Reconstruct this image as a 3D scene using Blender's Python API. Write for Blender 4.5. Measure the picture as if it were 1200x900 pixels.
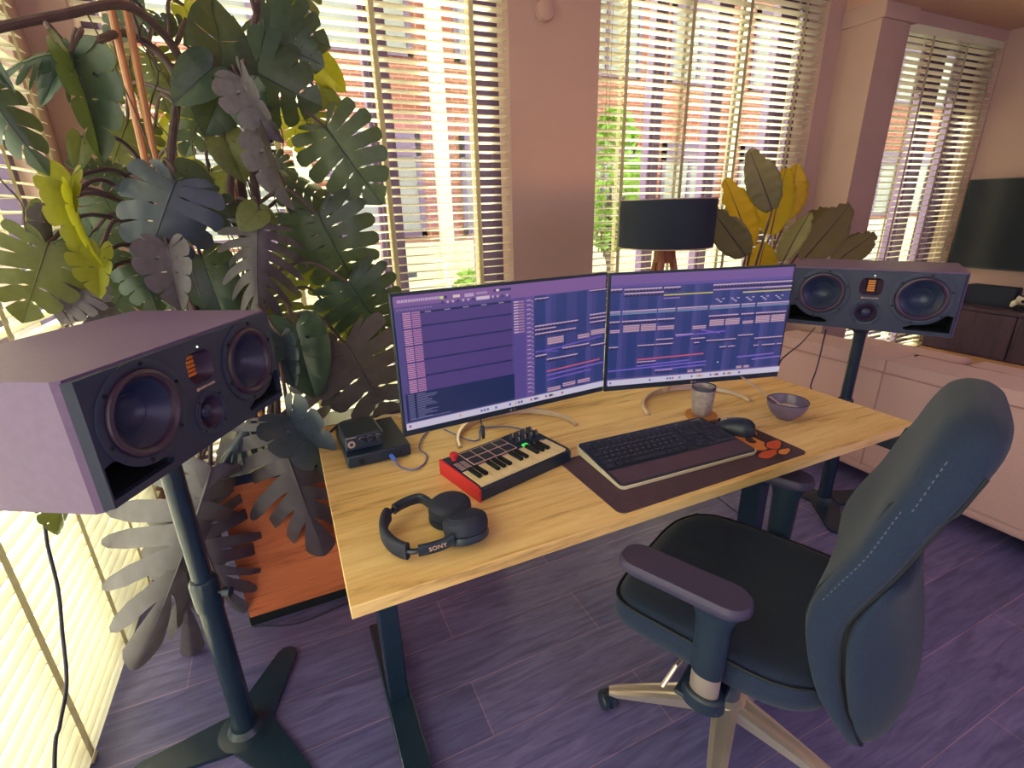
import bpy, bmesh, math, random
from mathutils import Vector, Matrix, Euler, noise
random.seed(7)
PI = math.pi
R = math.radians
sc = bpy.context.scene
for o in list(bpy.data.objects):
    bpy.data.objects.remove(o)
COL = sc.collection

# ------------------------------------------------------------------ camera, world, light, exposure
CAM = Vector((0, 0, 1.352))
FPX = 575.0
MR = Matrix(((0.90795935, 0.161415, -0.38672343),
             (-0.41842033, 0.29829982, -0.85787041),
             (-0.02311362, 0.94072441, 0.33838342)))
cd = bpy.data.cameras.new('camera')
cam = bpy.data.objects.new('camera', cd)
COL.objects.link(cam)
cd.sensor_width = 36.0
cd.lens = 36.0 * FPX / 1200.0
cd.clip_start = 0.02
cam.matrix_world = Matrix.Translation(CAM) @ MR.to_4x4()
sc.camera = cam

sc.view_settings.view_transform = 'Standard'
sc.view_settings.look = 'None'
sc.view_settings.gamma = 1.0
sc.view_settings.exposure = 0.0
sc.view_settings.use_curve_mapping = False

world = bpy.data.worlds.new('sky')
sc.world = world
world.use_nodes = True
bg = world.node_tree.nodes['Background']
bg.inputs[0].default_value = (1.0, 0.98, 0.78, 1)
bg.inputs[1].default_value = 5.0

def light(name, kind, loc, direction, energy, color, **kw):
    d = bpy.data.lights.new(name, kind)
    d.energy = energy
    d.color = color
    for k, v in kw.items():
        setattr(d, k, v)
    o = bpy.data.objects.new(name, d)
    COL.objects.link(o)
    o.location = loc
    o.rotation_euler = Vector(direction).to_track_quat('-Z', 'Y').to_euler()
    return o

light('sun', 'SUN', (-6, 8, 10), (0.50, -0.62, -0.73), 24.0, (1.0, 0.95, 0.70), angle=0.03)
light('room_fill', 'AREA', (1.9, -2.3, 1.75), (-0.05, 1, -0.12), 42.0, (0.82, 0.68, 1.0),
      shape='RECTANGLE', size=4.2, size_y=1.8)  # added lavender fill light behind the camera

def atx(px, py, x):
    d = MR @ Vector((px - 600.0, 450.0 - py, -FPX))
    return CAM + d * ((x - CAM.x) / d.x)

def at(px, py, y):
    """point of the plane at depth y that lies on the ray through a photo pixel"""
    d = MR @ Vector((px - 600.0, 450.0 - py, -FPX))
    return CAM + d * ((y - CAM.y) / d.y)

# ------------------------------------------------------------------ materials
def lin(c):
    c /= 255.0
    return c / 12.92 if c <= 0.04045 else ((c + 0.055) / 1.055) ** 2.4
def S(r, g, b):
    return (lin(r), lin(g), lin(b), 1)
def newmat(name):
    m = bpy.data.materials.new(name)
    m.use_nodes = True
    nt = m.node_tree
    return m, nt, nt.nodes['Principled BSDF'], nt.nodes, nt.links
def mat(name, col, rough=0.5, metal=0.0, var=0.12, scale=30.0, bump=0.0, bscale=200.0, spec=0.5, sheen=0.0):
    m, nt, b, N, L = newmat(name)
    tc = N.new('ShaderNodeTexCoord')
    n = N.new('ShaderNodeTexNoise')
    n.inputs['Scale'].default_value = scale
    n.inputs['Detail'].default_value = 4
    L.new(tc.outputs['Object'], n.inputs['Vector'])
    r = N.new('ShaderNodeValToRGB')
    a = [max(0, c * (1 - var)) for c in col[:3]] + [1]
    z = [min(1, c * (1 + var)) for c in col[:3]] + [1]
    r.color_ramp.elements[0].position = 0.3
    r.color_ramp.elements[1].position = 0.7
    r.color_ramp.elements[0].color = a
    r.color_ramp.elements[1].color = z
    L.new(n.outputs['Fac'], r.inputs['Fac'])
    L.new(r.outputs['Color'], b.inputs['Base Color'])
    b.inputs['Roughness'].default_value = rough
    b.inputs['Metallic'].default_value = metal
    b.inputs['Specular IOR Level'].default_value = spec
    if sheen:
        b.inputs['Sheen Weight'].default_value = sheen
        b.inputs['Sheen Roughness'].default_value = 0.4
    if bump:
        n2 = N.new('ShaderNodeTexNoise')
        n2.inputs['Scale'].default_value = bscale
        n2.inputs['Detail'].default_value = 3
        L.new(tc.outputs['Object'], n2.inputs['Vector'])
        bp = N.new('ShaderNodeBump')
        bp.inputs['Strength'].default_value = bump
        bp.inputs['Distance'].default_value = 0.004
        L.new(n2.outputs['Fac'], bp.inputs['Height'])
        L.new(bp.outputs['Normal'], b.inputs['Normal'])
    return m
def emit(name, col, strength):
    m, nt, b, N, L = newmat(name)
    b.inputs['Base Color'].default_value = col
    b.inputs['Emission Color'].default_value = col
    b.inputs['Emission Strength'].default_value = strength
    return m
def translucent(name, col, tcol, fac, rough=0.5, var=0.15, scale=8.0):
    m = mat(name, col, rough, var=var, scale=scale)
    nt = m.node_tree
    b = nt.nodes['Principled BSDF']
    t = nt.nodes.new('ShaderNodeBsdfTranslucent')
    t.inputs['Color'].default_value = tcol
    mx = nt.nodes.new('ShaderNodeMixShader')
    mx.inputs[0].default_value = fac
    nt.links.new(b.outputs[0], mx.inputs[1])
    nt.links.new(t.outputs[0], mx.inputs[2])
    nt.links.new(mx.outputs[0], nt.nodes['Material Output'].inputs['Surface'])
    return m
def wood(name, c1, c2, c3, axis='X', sc_=1.0, rough=0.45):
    m, nt, b, N, L = newmat(name)
    tc = N.new('ShaderNodeTexCoord')
    mp = N.new('ShaderNodeMapping')
    s = {'X': (1.4, 16, 16), 'Y': (16, 1.4, 16), 'Z': (16, 16, 1.4)}[axis]
    mp.inputs['Scale'].default_value = [v * sc_ for v in s]
    L.new(tc.outputs['Object'], mp.inputs['Vector'])
    n = N.new('ShaderNodeTexNoise')
    n.inputs['Scale'].default_value = 1.3
    n.inputs['Detail'].default_value = 8
    n.inputs['Roughness'].default_value = 0.62
    n.inputs['Distortion'].default_value = 1.2
    L.new(mp.outputs[0], n.inputs['Vector'])
    n2 = N.new('ShaderNodeTexNoise')
    n2.inputs['Scale'].default_value = 7.0
    n2.inputs['Detail'].default_value = 6
    n2.inputs['Roughness'].default_value = 0.7
    L.new(mp.outputs[0], n2.inputs['Vector'])
    mx = N.new('ShaderNodeMath')
    mx.operation = 'MULTIPLY_ADD'
    mx.inputs[1].default_value = 0.35
    L.new(n2.outputs['Fac'], mx.inputs[0])
    sc2 = N.new('ShaderNodeMath')
    sc2.operation = 'MULTIPLY'
    sc2.inputs[1].default_value = 0.68
    L.new(n.outputs['Fac'], sc2.inputs[0])
    L.new(sc2.outputs[0], mx.inputs[2])
    r = N.new('ShaderNodeValToRGB')
    e = r.color_ramp.elements
    e[0].position = 0.33
    e[0].color = c1
    e[1].position = 0.66
    e[1].color = c3
    k = e.new(0.47)
    k.color = c2
    L.new(mx.outputs[0], r.inputs['Fac'])
    L.new(r.outputs[0], b.inputs['Base Color'])
    b.inputs['Roughness'].default_value = rough
    bp = N.new('ShaderNodeBump')
    bp.inputs['Strength'].default_value = 0.12
    bp.inputs['Distance'].default_value = 0.002
    L.new(mx.outputs[0], bp.inputs['Height'])
    L.new(bp.outputs[0], b.inputs['Normal'])
    return m
def floor_mat():
    m, nt, b, N, L = newmat('dark_plank_floor')
    tc = N.new('ShaderNodeTexCoord')
    mp = N.new('ShaderNodeMapping')
    mp.inputs['Location'].default_value = (0.47, -0.16, 0)
    L.new(tc.outputs['Object'], mp.inputs['Vector'])
    br = N.new('ShaderNodeTexBrick')
    br.offset = 0.37
    br.offset_frequency = 2
    br.inputs['Scale'].default_value = 1.0
    br.inputs['Brick Width'].default_value = 1.25
    br.inputs['Row Height'].default_value = 0.18
    br.inputs['Mortar Size'].default_value = 0.0016
    br.inputs['Mortar Smooth'].default_value = 0.3
    br.inputs['Color1'].default_value = S(112, 108, 164)
    br.inputs['Color2'].default_value = S(94, 94, 150)
    br.inputs['Mortar'].default_value = S(160, 134, 172)
    L.new(mp.outputs[0], br.inputs['Vector'])
    mp2 = N.new('ShaderNodeMapping')
    mp2.inputs['Scale'].default_value = (3, 26, 1)
    L.new(tc.outputs['Object'], mp2.inputs['Vector'])
    n = N.new('ShaderNodeTexNoise')
    n.inputs['Scale'].default_value = 1.6
    n.inputs['Detail'].default_value = 8
    n.inputs['Roughness'].default_value = 0.65
    n.inputs['Distortion'].default_value = 0.8
    L.new(mp2.outputs[0], n.inputs['Vector'])
    r = N.new('ShaderNodeValToRGB')
    r.color_ramp.elements[0].position = 0.35
    r.color_ramp.elements[0].color = (0.55, 0.55, 0.6, 1)
    r.color_ramp.elements[1].position = 0.65
    r.color_ramp.elements[1].color = (1.15, 1.1, 1.1, 1)
    L.new(n.outputs[0], r.inputs[0])
    mx = N.new('ShaderNodeMix')
    mx.data_type = 'RGBA'
    mx.blend_type = 'MULTIPLY'
    mx.inputs[0].default_value = 1.0
    L.new(br.outputs['Color'], mx.inputs[6])
    L.new(r.outputs[0], mx.inputs[7])
    L.new(mx.outputs[2], b.inputs['Base Color'])
    b.inputs['Roughness'].default_value = 0.42
    bp = N.new('ShaderNodeBump')
    bp.inputs['Strength'].default_value = 0.25
    bp.inputs['Distance'].default_value = 0.002
    L.new(n.outputs[0], bp.inputs['Height'])
    L.new(bp.outputs[0], b.inputs['Normal'])
    return m
def brick_mat(name, c1, c2, mortar, s=1.0):
    m, nt, b, N, L = newmat(name)
    tc = N.new('ShaderNodeTexCoord')
    sep = N.new('ShaderNodeSeparateXYZ')
    cb = N.new('ShaderNodeCombineXYZ')
    L.new(tc.outputs['Object'], sep.inputs[0])
    L.new(sep.outputs[0], cb.inputs[0])
    L.new(sep.outputs[2], cb.inputs[1])
    br = N.new('ShaderNodeTexBrick')
    br.inputs['Scale'].default_value = s
    br.inputs['Brick Width'].default_value = 0.22
    br.inputs['Row Height'].default_value = 0.075
    br.inputs['Mortar Size'].default_value = 0.010
    br.inputs['Color1'].default_value = c1
    br.inputs['Color2'].default_value = c2
    br.inputs['Mortar'].default_value = mortar
    L.new(cb.outputs[0], br.inputs['Vector'])
    L.new(br.outputs[0], b.inputs['Base Color'])
    b.inputs['Roughness'].default_value = 0.9
    return m
def glass_mat():
    m, nt, b, N, L = newmat('window_glass')
    t = N.new('ShaderNodeBsdfTransparent')
    t.inputs[0].default_value = (0.95, 0.97, 0.95, 1)
    g = N.new('ShaderNodeBsdfGlossy')
    g.inputs['Roughness'].default_value = 0.02
    mx = N.new('ShaderNodeMixShader')
    mx.inputs[0].default_value = 0.05
    L.new(t.outputs[0], mx.inputs[1])
    L.new(g.outputs[0], mx.inputs[2])
    L.new(mx.outputs[0], N['Material Output'].inputs['Surface'])
    return m
def screen_mat(name, strength):
    m, nt, b, N, L = newmat(name)
    a = N.new('ShaderNodeAttribute')
    a.attribute_name = 'Col'
    b.inputs['Base Color'].default_value = S(14, 18, 34)
    b.inputs['Roughness'].default_value = 0.35
    L.new(a.outputs['Color'], b.inputs['Emission Color'])
    b.inputs['Emission Strength'].default_value = strength
    return m

M = {}
M['wall'] = mat('warm_plaster', S(188, 158, 150), 0.85, var=0.03, scale=3, bump=0.08, bscale=60)
M['ceil'] = mat('ceiling_plaster', S(204, 164, 148), 0.9, var=0.02, scale=3)
M['floor'] = floor_mat()
M['slat'] = translucent('white_slat', S(246, 243, 232), S(254, 252, 240), 0.5, 0.4, var=0.03)
M['tape'] = translucent('ladder_tape', S(206, 196, 172), S(214, 208, 186), 0.45, 0.8, var=0.08, scale=60)
M['frame'] = mat('dark_window_frame', S(86, 66, 100), 0.5, var=0.06)
M['glass'] = glass_mat()
M['oak'] = wood('oak_worktop', S(150, 110, 66), S(226, 188, 126), S(244, 214, 156))
M['oakdark'] = wood('reddish_oak', S(150, 74, 46), S(204, 112, 72), S(218, 128, 84), rough=0.55)
M['walnut'] = wood('dark_walnut', S(50, 34, 52), S(72, 50, 70), S(90, 64, 84), axis='Z', rough=0.5)
M['plinthoak'] = wood('light_oak', S(170, 120, 82), S(196, 146, 104), S(208, 160, 116), axis='Y')
M['legwood'] = wood('tripod_wood', S(96, 50, 34), S(132, 74, 48), S(150, 90, 60), axis='Z')
M['bamboo'] = wood('bamboo_cane', S(140, 84, 56), S(176, 116, 76), S(196, 136, 92), axis='Z')
M['black'] = mat('black_plastic', S(28, 44, 66), 0.42, var=0.08)
M['blackmetal'] = mat('black_powder_coat', S(26, 44, 66), 0.26, var=0.08)
M['matte'] = mat('matt_black', S(30, 38, 62), 0.7, var=0.08)
M['armpad'] = mat('soft_arm_pad', S(60, 54, 88), 0.6, var=0.05)
M['deep'] = mat('deep_black', S(10, 22, 30), 0.9, var=0.05)
M['spk'] = mat('speaker_vinyl', S(112, 90, 136), 0.5, var=0.06, scale=60, bump=0.1, bscale=500)
M['baffle'] = mat('speaker_baffle', S(42, 52, 84), 0.5, var=0.06)
M['cone'] = mat('speaker_cone', S(40, 52, 86), 0.36, var=0.06)
M['surround'] = mat('rubber_surround', S(62, 48, 74), 0.35, var=0.06)
M['fabric'] = mat('chair_fabric', S(25, 42, 74), 0.9, var=0.16, scale=220, bump=0.4, bscale=700, sheen=0.12)
M['pipe'] = mat('chair_welt', S(16, 24, 40), 0.7, var=0.05)
M['stitch'] = mat('pale_stitching', S(92, 92, 122), 0.8, var=0.05)
M['chrome'] = mat('polished_aluminium', S(228, 216, 208), 0.28, 0.78, var=0.03)
M['steel'] = mat('brushed_silver', S(214, 198, 190), 0.34, 0.75, var=0.04)
M['sofa'] = mat('sofa_fabric', S(206, 168, 170), 0.95, var=0.10, scale=260, bump=0.5, bscale=500, sheen=0.2)
M['seam'] = mat('sofa_seam', S(176, 138, 142), 0.95, var=0.05)
M['shade'] = mat('black_lamp_shade', S(24, 34, 54), 0.85, var=0.06, scale=120)
M['cream'] = mat('cream_plastic', S(232, 214, 168), 0.4, var=0.03)
M['red'] = mat('red_plastic', S(206, 40, 54), 0.4, var=0.05)
M['pad'] = mat('rubber_pads', S(34, 40, 58), 0.5, var=0.05)
M['padline'] = mat('pad_outline', S(206, 170, 170), 0.5, var=0.05)
M['green'] = emit('green_light', S(60, 230, 90), 0.6)
M['matpad'] = mat('desk_mat_fabric', S(78, 58, 76), 0.85, var=0.10, scale=40)
M['leaforange'] = mat('orange_print', S(214, 132, 66), 0.85, var=0.08)
M['leafred'] = mat('red_print', S(204, 84, 52), 0.85, var=0.08)
M['printdark'] = mat('dark_print', S(64, 44, 50), 0.85, var=0.08)
M['ceramic'] = mat('speckled_stoneware', S(158, 146, 150), 0.3, var=0.25, scale=70)
M['ceramicdark'] = mat('blue_rim_glaze', S(70, 70, 98), 0.25, var=0.1)
M['bowlglaze'] = mat('mauve_bowl_glaze', S(104, 92, 124), 0.28, var=0.18, scale=60)
M['milk'] = mat('milky_leftover', S(226, 214, 206), 0.4, var=0.03)
M['cork'] = mat('cork_coaster', S(186, 124, 68), 0.8, var=0.1, scale=120)
M['palm'] = mat('palm_rest', S(84, 66, 86), 0.6, var=0.05)
M['key'] = mat('keycap', S(36, 42, 58), 0.4, var=0.06)
M['keymark'] = mat('key_legend', S(160, 140, 150), 0.6, var=0.03)
M['whiterim'] = mat('white_rim', S(232, 222, 200), 0.35, var=0.02)
M['bluecable'] = mat('blue_cable', S(96, 104, 176), 0.45, var=0.05)
M['blueplug'] = mat('blue_plug', S(70, 110, 226), 0.4, var=0.05)
M['whitecable'] = mat('white_cable', S(216, 200, 180), 0.45, var=0.03)
M['blackcable'] = mat('black_cable', S(44, 42, 72), 0.5, var=0.05)
M['logo'] = mat('pale_lettering', S(226, 190, 178), 0.4, var=0.02)
M['orangefilm'] = mat('copper_ribbon_film', S(226, 140, 62), 0.4, var=0.05)
M['led'] = emit('status_light', S(230, 255, 220), 2.0)
M['tv'] = mat('tv_glass', S(14, 32, 48), 0.18, var=0.03)
M['leafdark'] = translucent('dark_monstera_leaf', S(50, 72, 66), S(120, 130, 40), 0.16, 0.34, var=0.22, scale=9)
M['leafblue'] = translucent('bluish_monstera_leaf', S(54, 66, 88), S(90, 110, 60), 0.10, 0.36, var=0.2, scale=9)
M['leafbacklit'] = translucent('backlit_monstera_leaf', S(128, 130, 44), S(178, 176, 40), 0.42, 0.4, var=0.18, scale=9)  # window backlight put into the leaf colour as bright yellow-green
M['leafdusty'] = translucent('dusty_monstera_leaf', S(92, 86, 100), S(110, 104, 66), 0.12, 0.5, var=0.2, scale=9)
M['leafolive'] = translucent('olive_monstera_leaf', S(84, 92, 56), S(130, 134, 40), 0.28, 0.4, var=0.2, scale=9)
M['rib'] = mat('leaf_rib', S(120, 104, 92), 0.6, var=0.1)
M['stem'] = mat('plant_stem', S(84, 66, 72), 0.65, var=0.25, scale=30)
M['banyellow'] = translucent('yellow_banana_leaf', S(190, 172, 36), S(226, 196, 30), 0.5, 0.45, var=0.08)
M['bangrey'] = translucent('grey_green_banana_leaf', S(138, 134, 98), S(156, 150, 84), 0.32, 0.45, var=0.1)
M['pot'] = mat('grey_pot', S(92, 84, 92), 0.7, var=0.12)
M['soil'] = mat('potting_soil', S(52, 38, 36), 0.95, var=0.3, scale=60)
M['ground'] = mat('pale_paving', S(190, 182, 166), 0.9, var=0.06, scale=4)
M['brick'] = brick_mat('orange_brick', S(138, 78, 70), S(122, 68, 62), S(150, 116, 102))
M['plaster'] = mat('pale_render', S(196, 190, 172), 0.9, var=0.04)
M['hglass'] = mat('house_glass', S(118, 122, 124), 0.15, var=0.15, scale=2)
M['bushleaf'] = translucent('bush_leaf', S(120, 158, 70), S(160, 200, 70), 0.35, 0.5, var=0.3, scale=3)
M['bike'] = mat('white_bicycle_paint', S(236, 230, 220), 0.4, var=0.03)

# ------------------------------------------------------------------ mesh helpers
def obj(name, bm, m, parent=None, smooth=False, bevel=0.0, seg=2, subsurf=0, sharp=35):
    bmesh.ops.recalc_face_normals(bm, faces=bm.faces)
    me = bpy.data.meshes.new(name)
    bm.to_mesh(me)
    bm.free()
    o = bpy.data.objects.new(name, me)
    COL.objects.link(o)
    ms = m if isinstance(m, (list, tuple)) else [m]
    for x in ms:
        me.materials.append(x)
    if bevel:
        md = o.modifiers.new('bevel', 'BEVEL')
        md.width = bevel
        md.segments = seg
        md.use_clamp_overlap = True
        md.limit_method = 'ANGLE'
        md.angle_limit = R(40)
    if subsurf:
        md = o.modifiers.new('sub', 'SUBSURF')
        md.levels = subsurf
        md.render_levels = subsurf
    if smooth or bevel or subsurf:
        for p in me.polygons:
            p.use_smooth = True
        if not subsurf:
            try:
                me.set_sharp_from_angle(angle=R(sharp))
            except Exception:
                pass
    if parent is not None:
        o.parent = parent
    return o
def tag(o, label=None, cat=None, group=None, kind=None):
    if label: o['label'] = label
    if cat: o['category'] = cat
    if group: o['group'] = group
    if kind: o['kind'] = kind
    return o
def thing(name, label, cat, loc=(0, 0, 0), rotz=0.0, group=None):
    o = bpy.data.objects.new(name, None)
    o.empty_display_size = 0.05
    COL.objects.link(o)
    o.location = loc
    o.rotation_euler = (0, 0, rotz)
    return tag(o, label, cat, group)
def B():
    return bmesh.new()
def box(bm, x0, x1, y0, y1, z0, z1, mi=0, mtx=None):
    vs = [bm.verts.new(v) for v in ((x0, y0, z0), (x1, y0, z0), (x1, y1, z0), (x0, y1, z0),
                                    (x0, y0, z1), (x1, y0, z1), (x1, y1, z1), (x0, y1, z1))]
    if mtx is not None:
        for v in vs:
            v.co = mtx @ v.co
    for f in ((0, 3, 2, 1), (4, 5, 6, 7), (0, 1, 5, 4), (1, 2, 6, 5), (2, 3, 7, 6), (3, 0, 4, 7)):
        bm.faces.new([vs[i] for i in f]).material_index = mi
    return bm
def loft(bm, rings, caps=True, closed=True, mi=0):
    V = [[bm.verts.new(p) for p in r] for r in rings]
    n = len(V[0])
    for a, b in zip(V[:-1], V[1:]):
        for i in range(n if closed else n - 1):
            j = (i + 1) % n
            try:
                bm.faces.new((a[i], a[j], b[j], b[i])).material_index = mi
            except ValueError:
                pass
    if caps and closed:
        bm.faces.new(list(reversed(V[0]))).material_index = mi
        bm.faces.new(V[-1]).material_index = mi
    return V
def tube(bm, pts, r, n=8, mi=0, caps=True):
    pts = [Vector(p) for p in pts]
    rs = r if isinstance(r, (list, tuple)) else [r] * len(pts)
    rings = []
    up = Vector((0, 0, 1))
    prev = None
    for i, p in enumerate(pts):
        t = (pts[min(i + 1, len(pts) - 1)] - pts[max(i - 1, 0)])
        if t.length < 1e-9:
            t = Vector((0, 0, 1))
        t.normalize()
        if prev is None:
            a = t.cross(up)
            if a.length < 0.05:
                a = t.cross(Vector((1, 0, 0)))
        else:
            a = prev - t * prev.dot(t)
            if a.length < 1e-6:
                a = t.orthogonal()
        a.normalize()
        prev = a
        b = t.cross(a)
        rings.append([p + (a * math.cos(2 * PI * k / n) + b * math.sin(2 * PI * k / n)) * rs[i] for k in range(n)])
    loft(bm, rings, caps, mi=mi)
    return bm
def spline(pts, n=8):
    pts = [Vector(p) for p in pts]
    out = []
    P = [pts[0] * 2 - pts[1]] + pts + [pts[-1] * 2 - pts[-2]]
    for i in range(1, len(P) - 2):
        for k in range(n):
            t = k / n
            a, b, c, d = P[i - 1], P[i], P[i + 1], P[i + 2]
            out.append(0.5 * ((2 * b) + (c - a) * t + (2 * a - 5 * b + 4 * c - d) * t * t + (3 * b - a - 3 * c + d) * t ** 3))
    out.append(pts[-1])
    return out
def lathe(bm, prof, n=32, mtx=None, mi=0, solid=False):
    """prof: (r, z) pairs; closes on the axis where r is 0"""
    rings = []
    for r, z in prof:
        rings.append([Vector((max(r, 1e-5) * math.cos(2 * PI * k / n), max(r, 1e-5) * math.sin(2 * PI * k / n), z)) for k in range(n)])
    if mtx is not None:
        rings = [[mtx @ v for v in q] for q in rings]
    V = loft(bm, rings, False, mi=mi)
    if solid or prof[0][0] < 1e-4:
        bm.faces.new(list(reversed(V[0]))).material_index = mi
    if solid or prof[-1][0] < 1e-4:
        bm.faces.new(V[-1]).material_index = mi
    return bm
def prism(bm, poly, h0, h1, mtx=None, mi=0):
    a = [Vector((x, y, h0)) for x, y in poly]
    b = [Vector((x, y, h1)) for x, y in poly]
    if mtx is not None:
        a = [mtx @ v for v in a]
        b = [mtx @ v for v in b]
    loft(bm, [a, b], True, mi=mi)
    return bm
def rrect(w, h, r, n=5, cx=0, cy=0):
    out = []
    for sx, sy, a0 in ((1, 1, 0), (-1, 1, 90), (-1, -1, 180), (1, -1, 270)):
        for k in range(n + 1):
            a = R(a0 + 90 * k / n)
            out.append((cx + sx * (w / 2 - r) + r * math.cos(a), cy + sy * (h / 2 - r) + r * math.sin(a)))
    return out
def cutout(o, cutters):
    """subtract closed bmeshes from an object's own mesh"""
    tmp = []
    for c in cutters:
        bmesh.ops.recalc_face_normals(c, faces=c.faces)
        me = bpy.data.meshes.new('cut')
        c.to_mesh(me)
        c.free()
        k = bpy.data.objects.new('cut', me)
        COL.objects.link(k)
        tmp.append(k)
        md = o.modifiers.new('b', 'BOOLEAN')
        md.operation = 'DIFFERENCE'
        md.solver = 'EXACT'
        md.object = k
    par, o.parent = o.parent, None
    bpy.context.view_layer.update()
    dg = bpy.context.evaluated_depsgraph_get()
    me = bpy.data.meshes.new_from_object(o.evaluated_get(dg))
    o.modifiers.clear()
    old = o.data
    me.name = old.name
    o.data = me
    for k in tmp:
        bpy.data.objects.remove(k)
    o.parent = par
    return o
def textmesh(body, size, m, parent, mtx, name='lettering', extrude=0.0003, spacing=1.0):
    cu = bpy.data.curves.new('t', 'FONT')
    cu.body = body
    cu.size = size
    cu.extrude = extrude
    cu.space_character = spacing
    cu.align_x = 'CENTER'
    cu.align_y = 'CENTER'
    t = bpy.data.objects.new('t', cu)
    COL.objects.link(t)
    bpy.context.view_layer.update()
    me = bpy.data.meshes.new_from_object(t.evaluated_get(bpy.context.evaluated_depsgraph_get()))
    bpy.data.objects.remove(t)
    me.materials.clear()
    me.materials.append(m)
    o = bpy.data.objects.new(name, me)
    COL.objects.link(o)
    o.matrix_local = mtx
    if parent is not None:
        o.parent = parent
    return o
def copy_tree(o, parent=None):
    c = o.copy()
    COL.objects.link(c)
    if parent is not None:
        c.parent = parent
    for ch in list(o.children):
        copy_tree(ch, c)
    return c
def struct(name, bm, m, parent=None, **kw):
    o = obj(name, bm, m, parent, **kw)
    if parent is None:
        o['kind'] = 'structure'
    return o

# ------------------------------------------------------------------ the room
YW, YR, XL, XR = 2.60, 2.345, -0.70, 5.18       # window wall, nearer stretch of it on the right, left wall, right wall
ZC, ZS = 2.75, 2.50
BACK = -2.6
struct('floor', box(B(), XL - .3, XR + .3, BACK - .1, YW + .3, -.12, 0), M['floor'])
struct('ceiling', box(B(), XL - .3, 3.66, BACK - .1, YW + .3, ZC, ZC + .15), M['ceil'])
struct('trim_1', box(B(), 3.66, XR + .3, BACK - .1, YW + .3, ZS, ZC + .15), M['ceil'])     # lowered ceiling on the right
W1, W2, W3 = (-.555, 1.200), (1.735, 3.505), (3.975, 5.165)
WT12, WB = 2.66, 0.08
WT3 = 2.43
bm = B()
box(bm, XL - .25, W1[0], YW, YW + .25, 0, ZC)
box(bm, W1[1], W2[0], YW, YW + .25, 0, ZC)
box(bm, W2[1], 3.70, YW, YW + .25, 0, ZC)
for a, b in (W1, W2):
    box(bm, a, b, YW, YW + .25, WT12, ZC)
    box(bm, a, b, YW, YW + .25, 0, WB)
box(bm, 3.66, 3.93, YR, YW + .25, 0, ZS)
box(bm, 3.93, W3[0], YR + .01, YW, 0, ZS)
box(bm, W3[1], XR + .2, YR + .01, YW, 0, ZS)
box(bm, W3[0], W3[1], YR + .01, YW, WT3, ZS)
box(bm, W3[0], W3[1], YR + .01, YW, 0, WB)
struct('wall_front', bm, M['wall'])
struct('trim_2', box(B(), 3.645, 4.0, YR - .02, YW, 2.415, ZS + .02), M['wall'], bevel=.004)      # column head
LW = (-1.0, 2.43)
bm = B()
box(bm, XL - .25, XL, LW[1], YW + .25, 0, ZC)
box(bm, XL - .25, XL, BACK, LW[0], 0, ZC)
box(bm, XL - .25, XL, LW[0], LW[1], WT12, ZC)
struct('wall_left', bm, M['wall'])
struct('wall_right', box(B(), XR, XR + .2, BACK, YR + .1, 0, ZS), M['wall'])
struct('wall_back', box(B(), XL, XR, BACK - .1, BACK, 0, ZC), M['wall'])

def window(name, x0, x1, y, z0, z1, bars, parent_rot=None):
    f = B()
    w = .055
    box(f, x0, x0 + w, y, y + .07, z0, z1)
    box(f, x1 - w, x1, y, y + .07, z0, z1)
    box(f, x0, x1, y, y + .07, z1 - w, z1)
    box(f, x0, x1, y, y + .07, z0, z0 + w)
    for a, b in bars:
        box(f, a, b, y + .002, y + .068, z0, z1)
        box(f, a + .02, a + .03, y - .012, y + .002, z0, z1)
    o = struct(name, f, M['frame'], bevel=.004)
    g = B()
    box(g, x0 + .02, x1 - .02, y + .030, y + .036, z0 + .02, z1 - .02)
    obj('pane', g, M['glass'], o)
    return o
window('window_1', W1[0], W1[1], 2.74, WB, WT12, [(.50, .625), (1.04, 1.15)])
window('window_2', W2[0], W2[1], 2.74, WB, WT12, [(2.22, 2.31), (2.70, 2.80), (3.24, 3.40)])
window('window_3', W3[0], W3[1], 2.50, WB, WT3, [(4.56, 4.74), (4.98, 5.10)])
f = B()
for a, b in ((LW[0], LW[0] + .06), (.70, .80), (1.90, 2.0), (LW[1] - .06, LW[1])):
    box(f, XL - .16, XL - .09, a, b, 0, WT12)
box(f, XL - .16, XL - .09, LW[0], LW[1], 0, .06)
box(f, XL - .16, XL - .09, LW[0], LW[1], WT12 - .06, WT12)
w4 = struct('window_4', f, M['frame'], bevel=.004)
obj('pane', box(B(), XL - .13, XL - .124, LW[0] + .02, LW[1] - .02, .02, WT12 - .02), M['glass'], w4)

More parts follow.
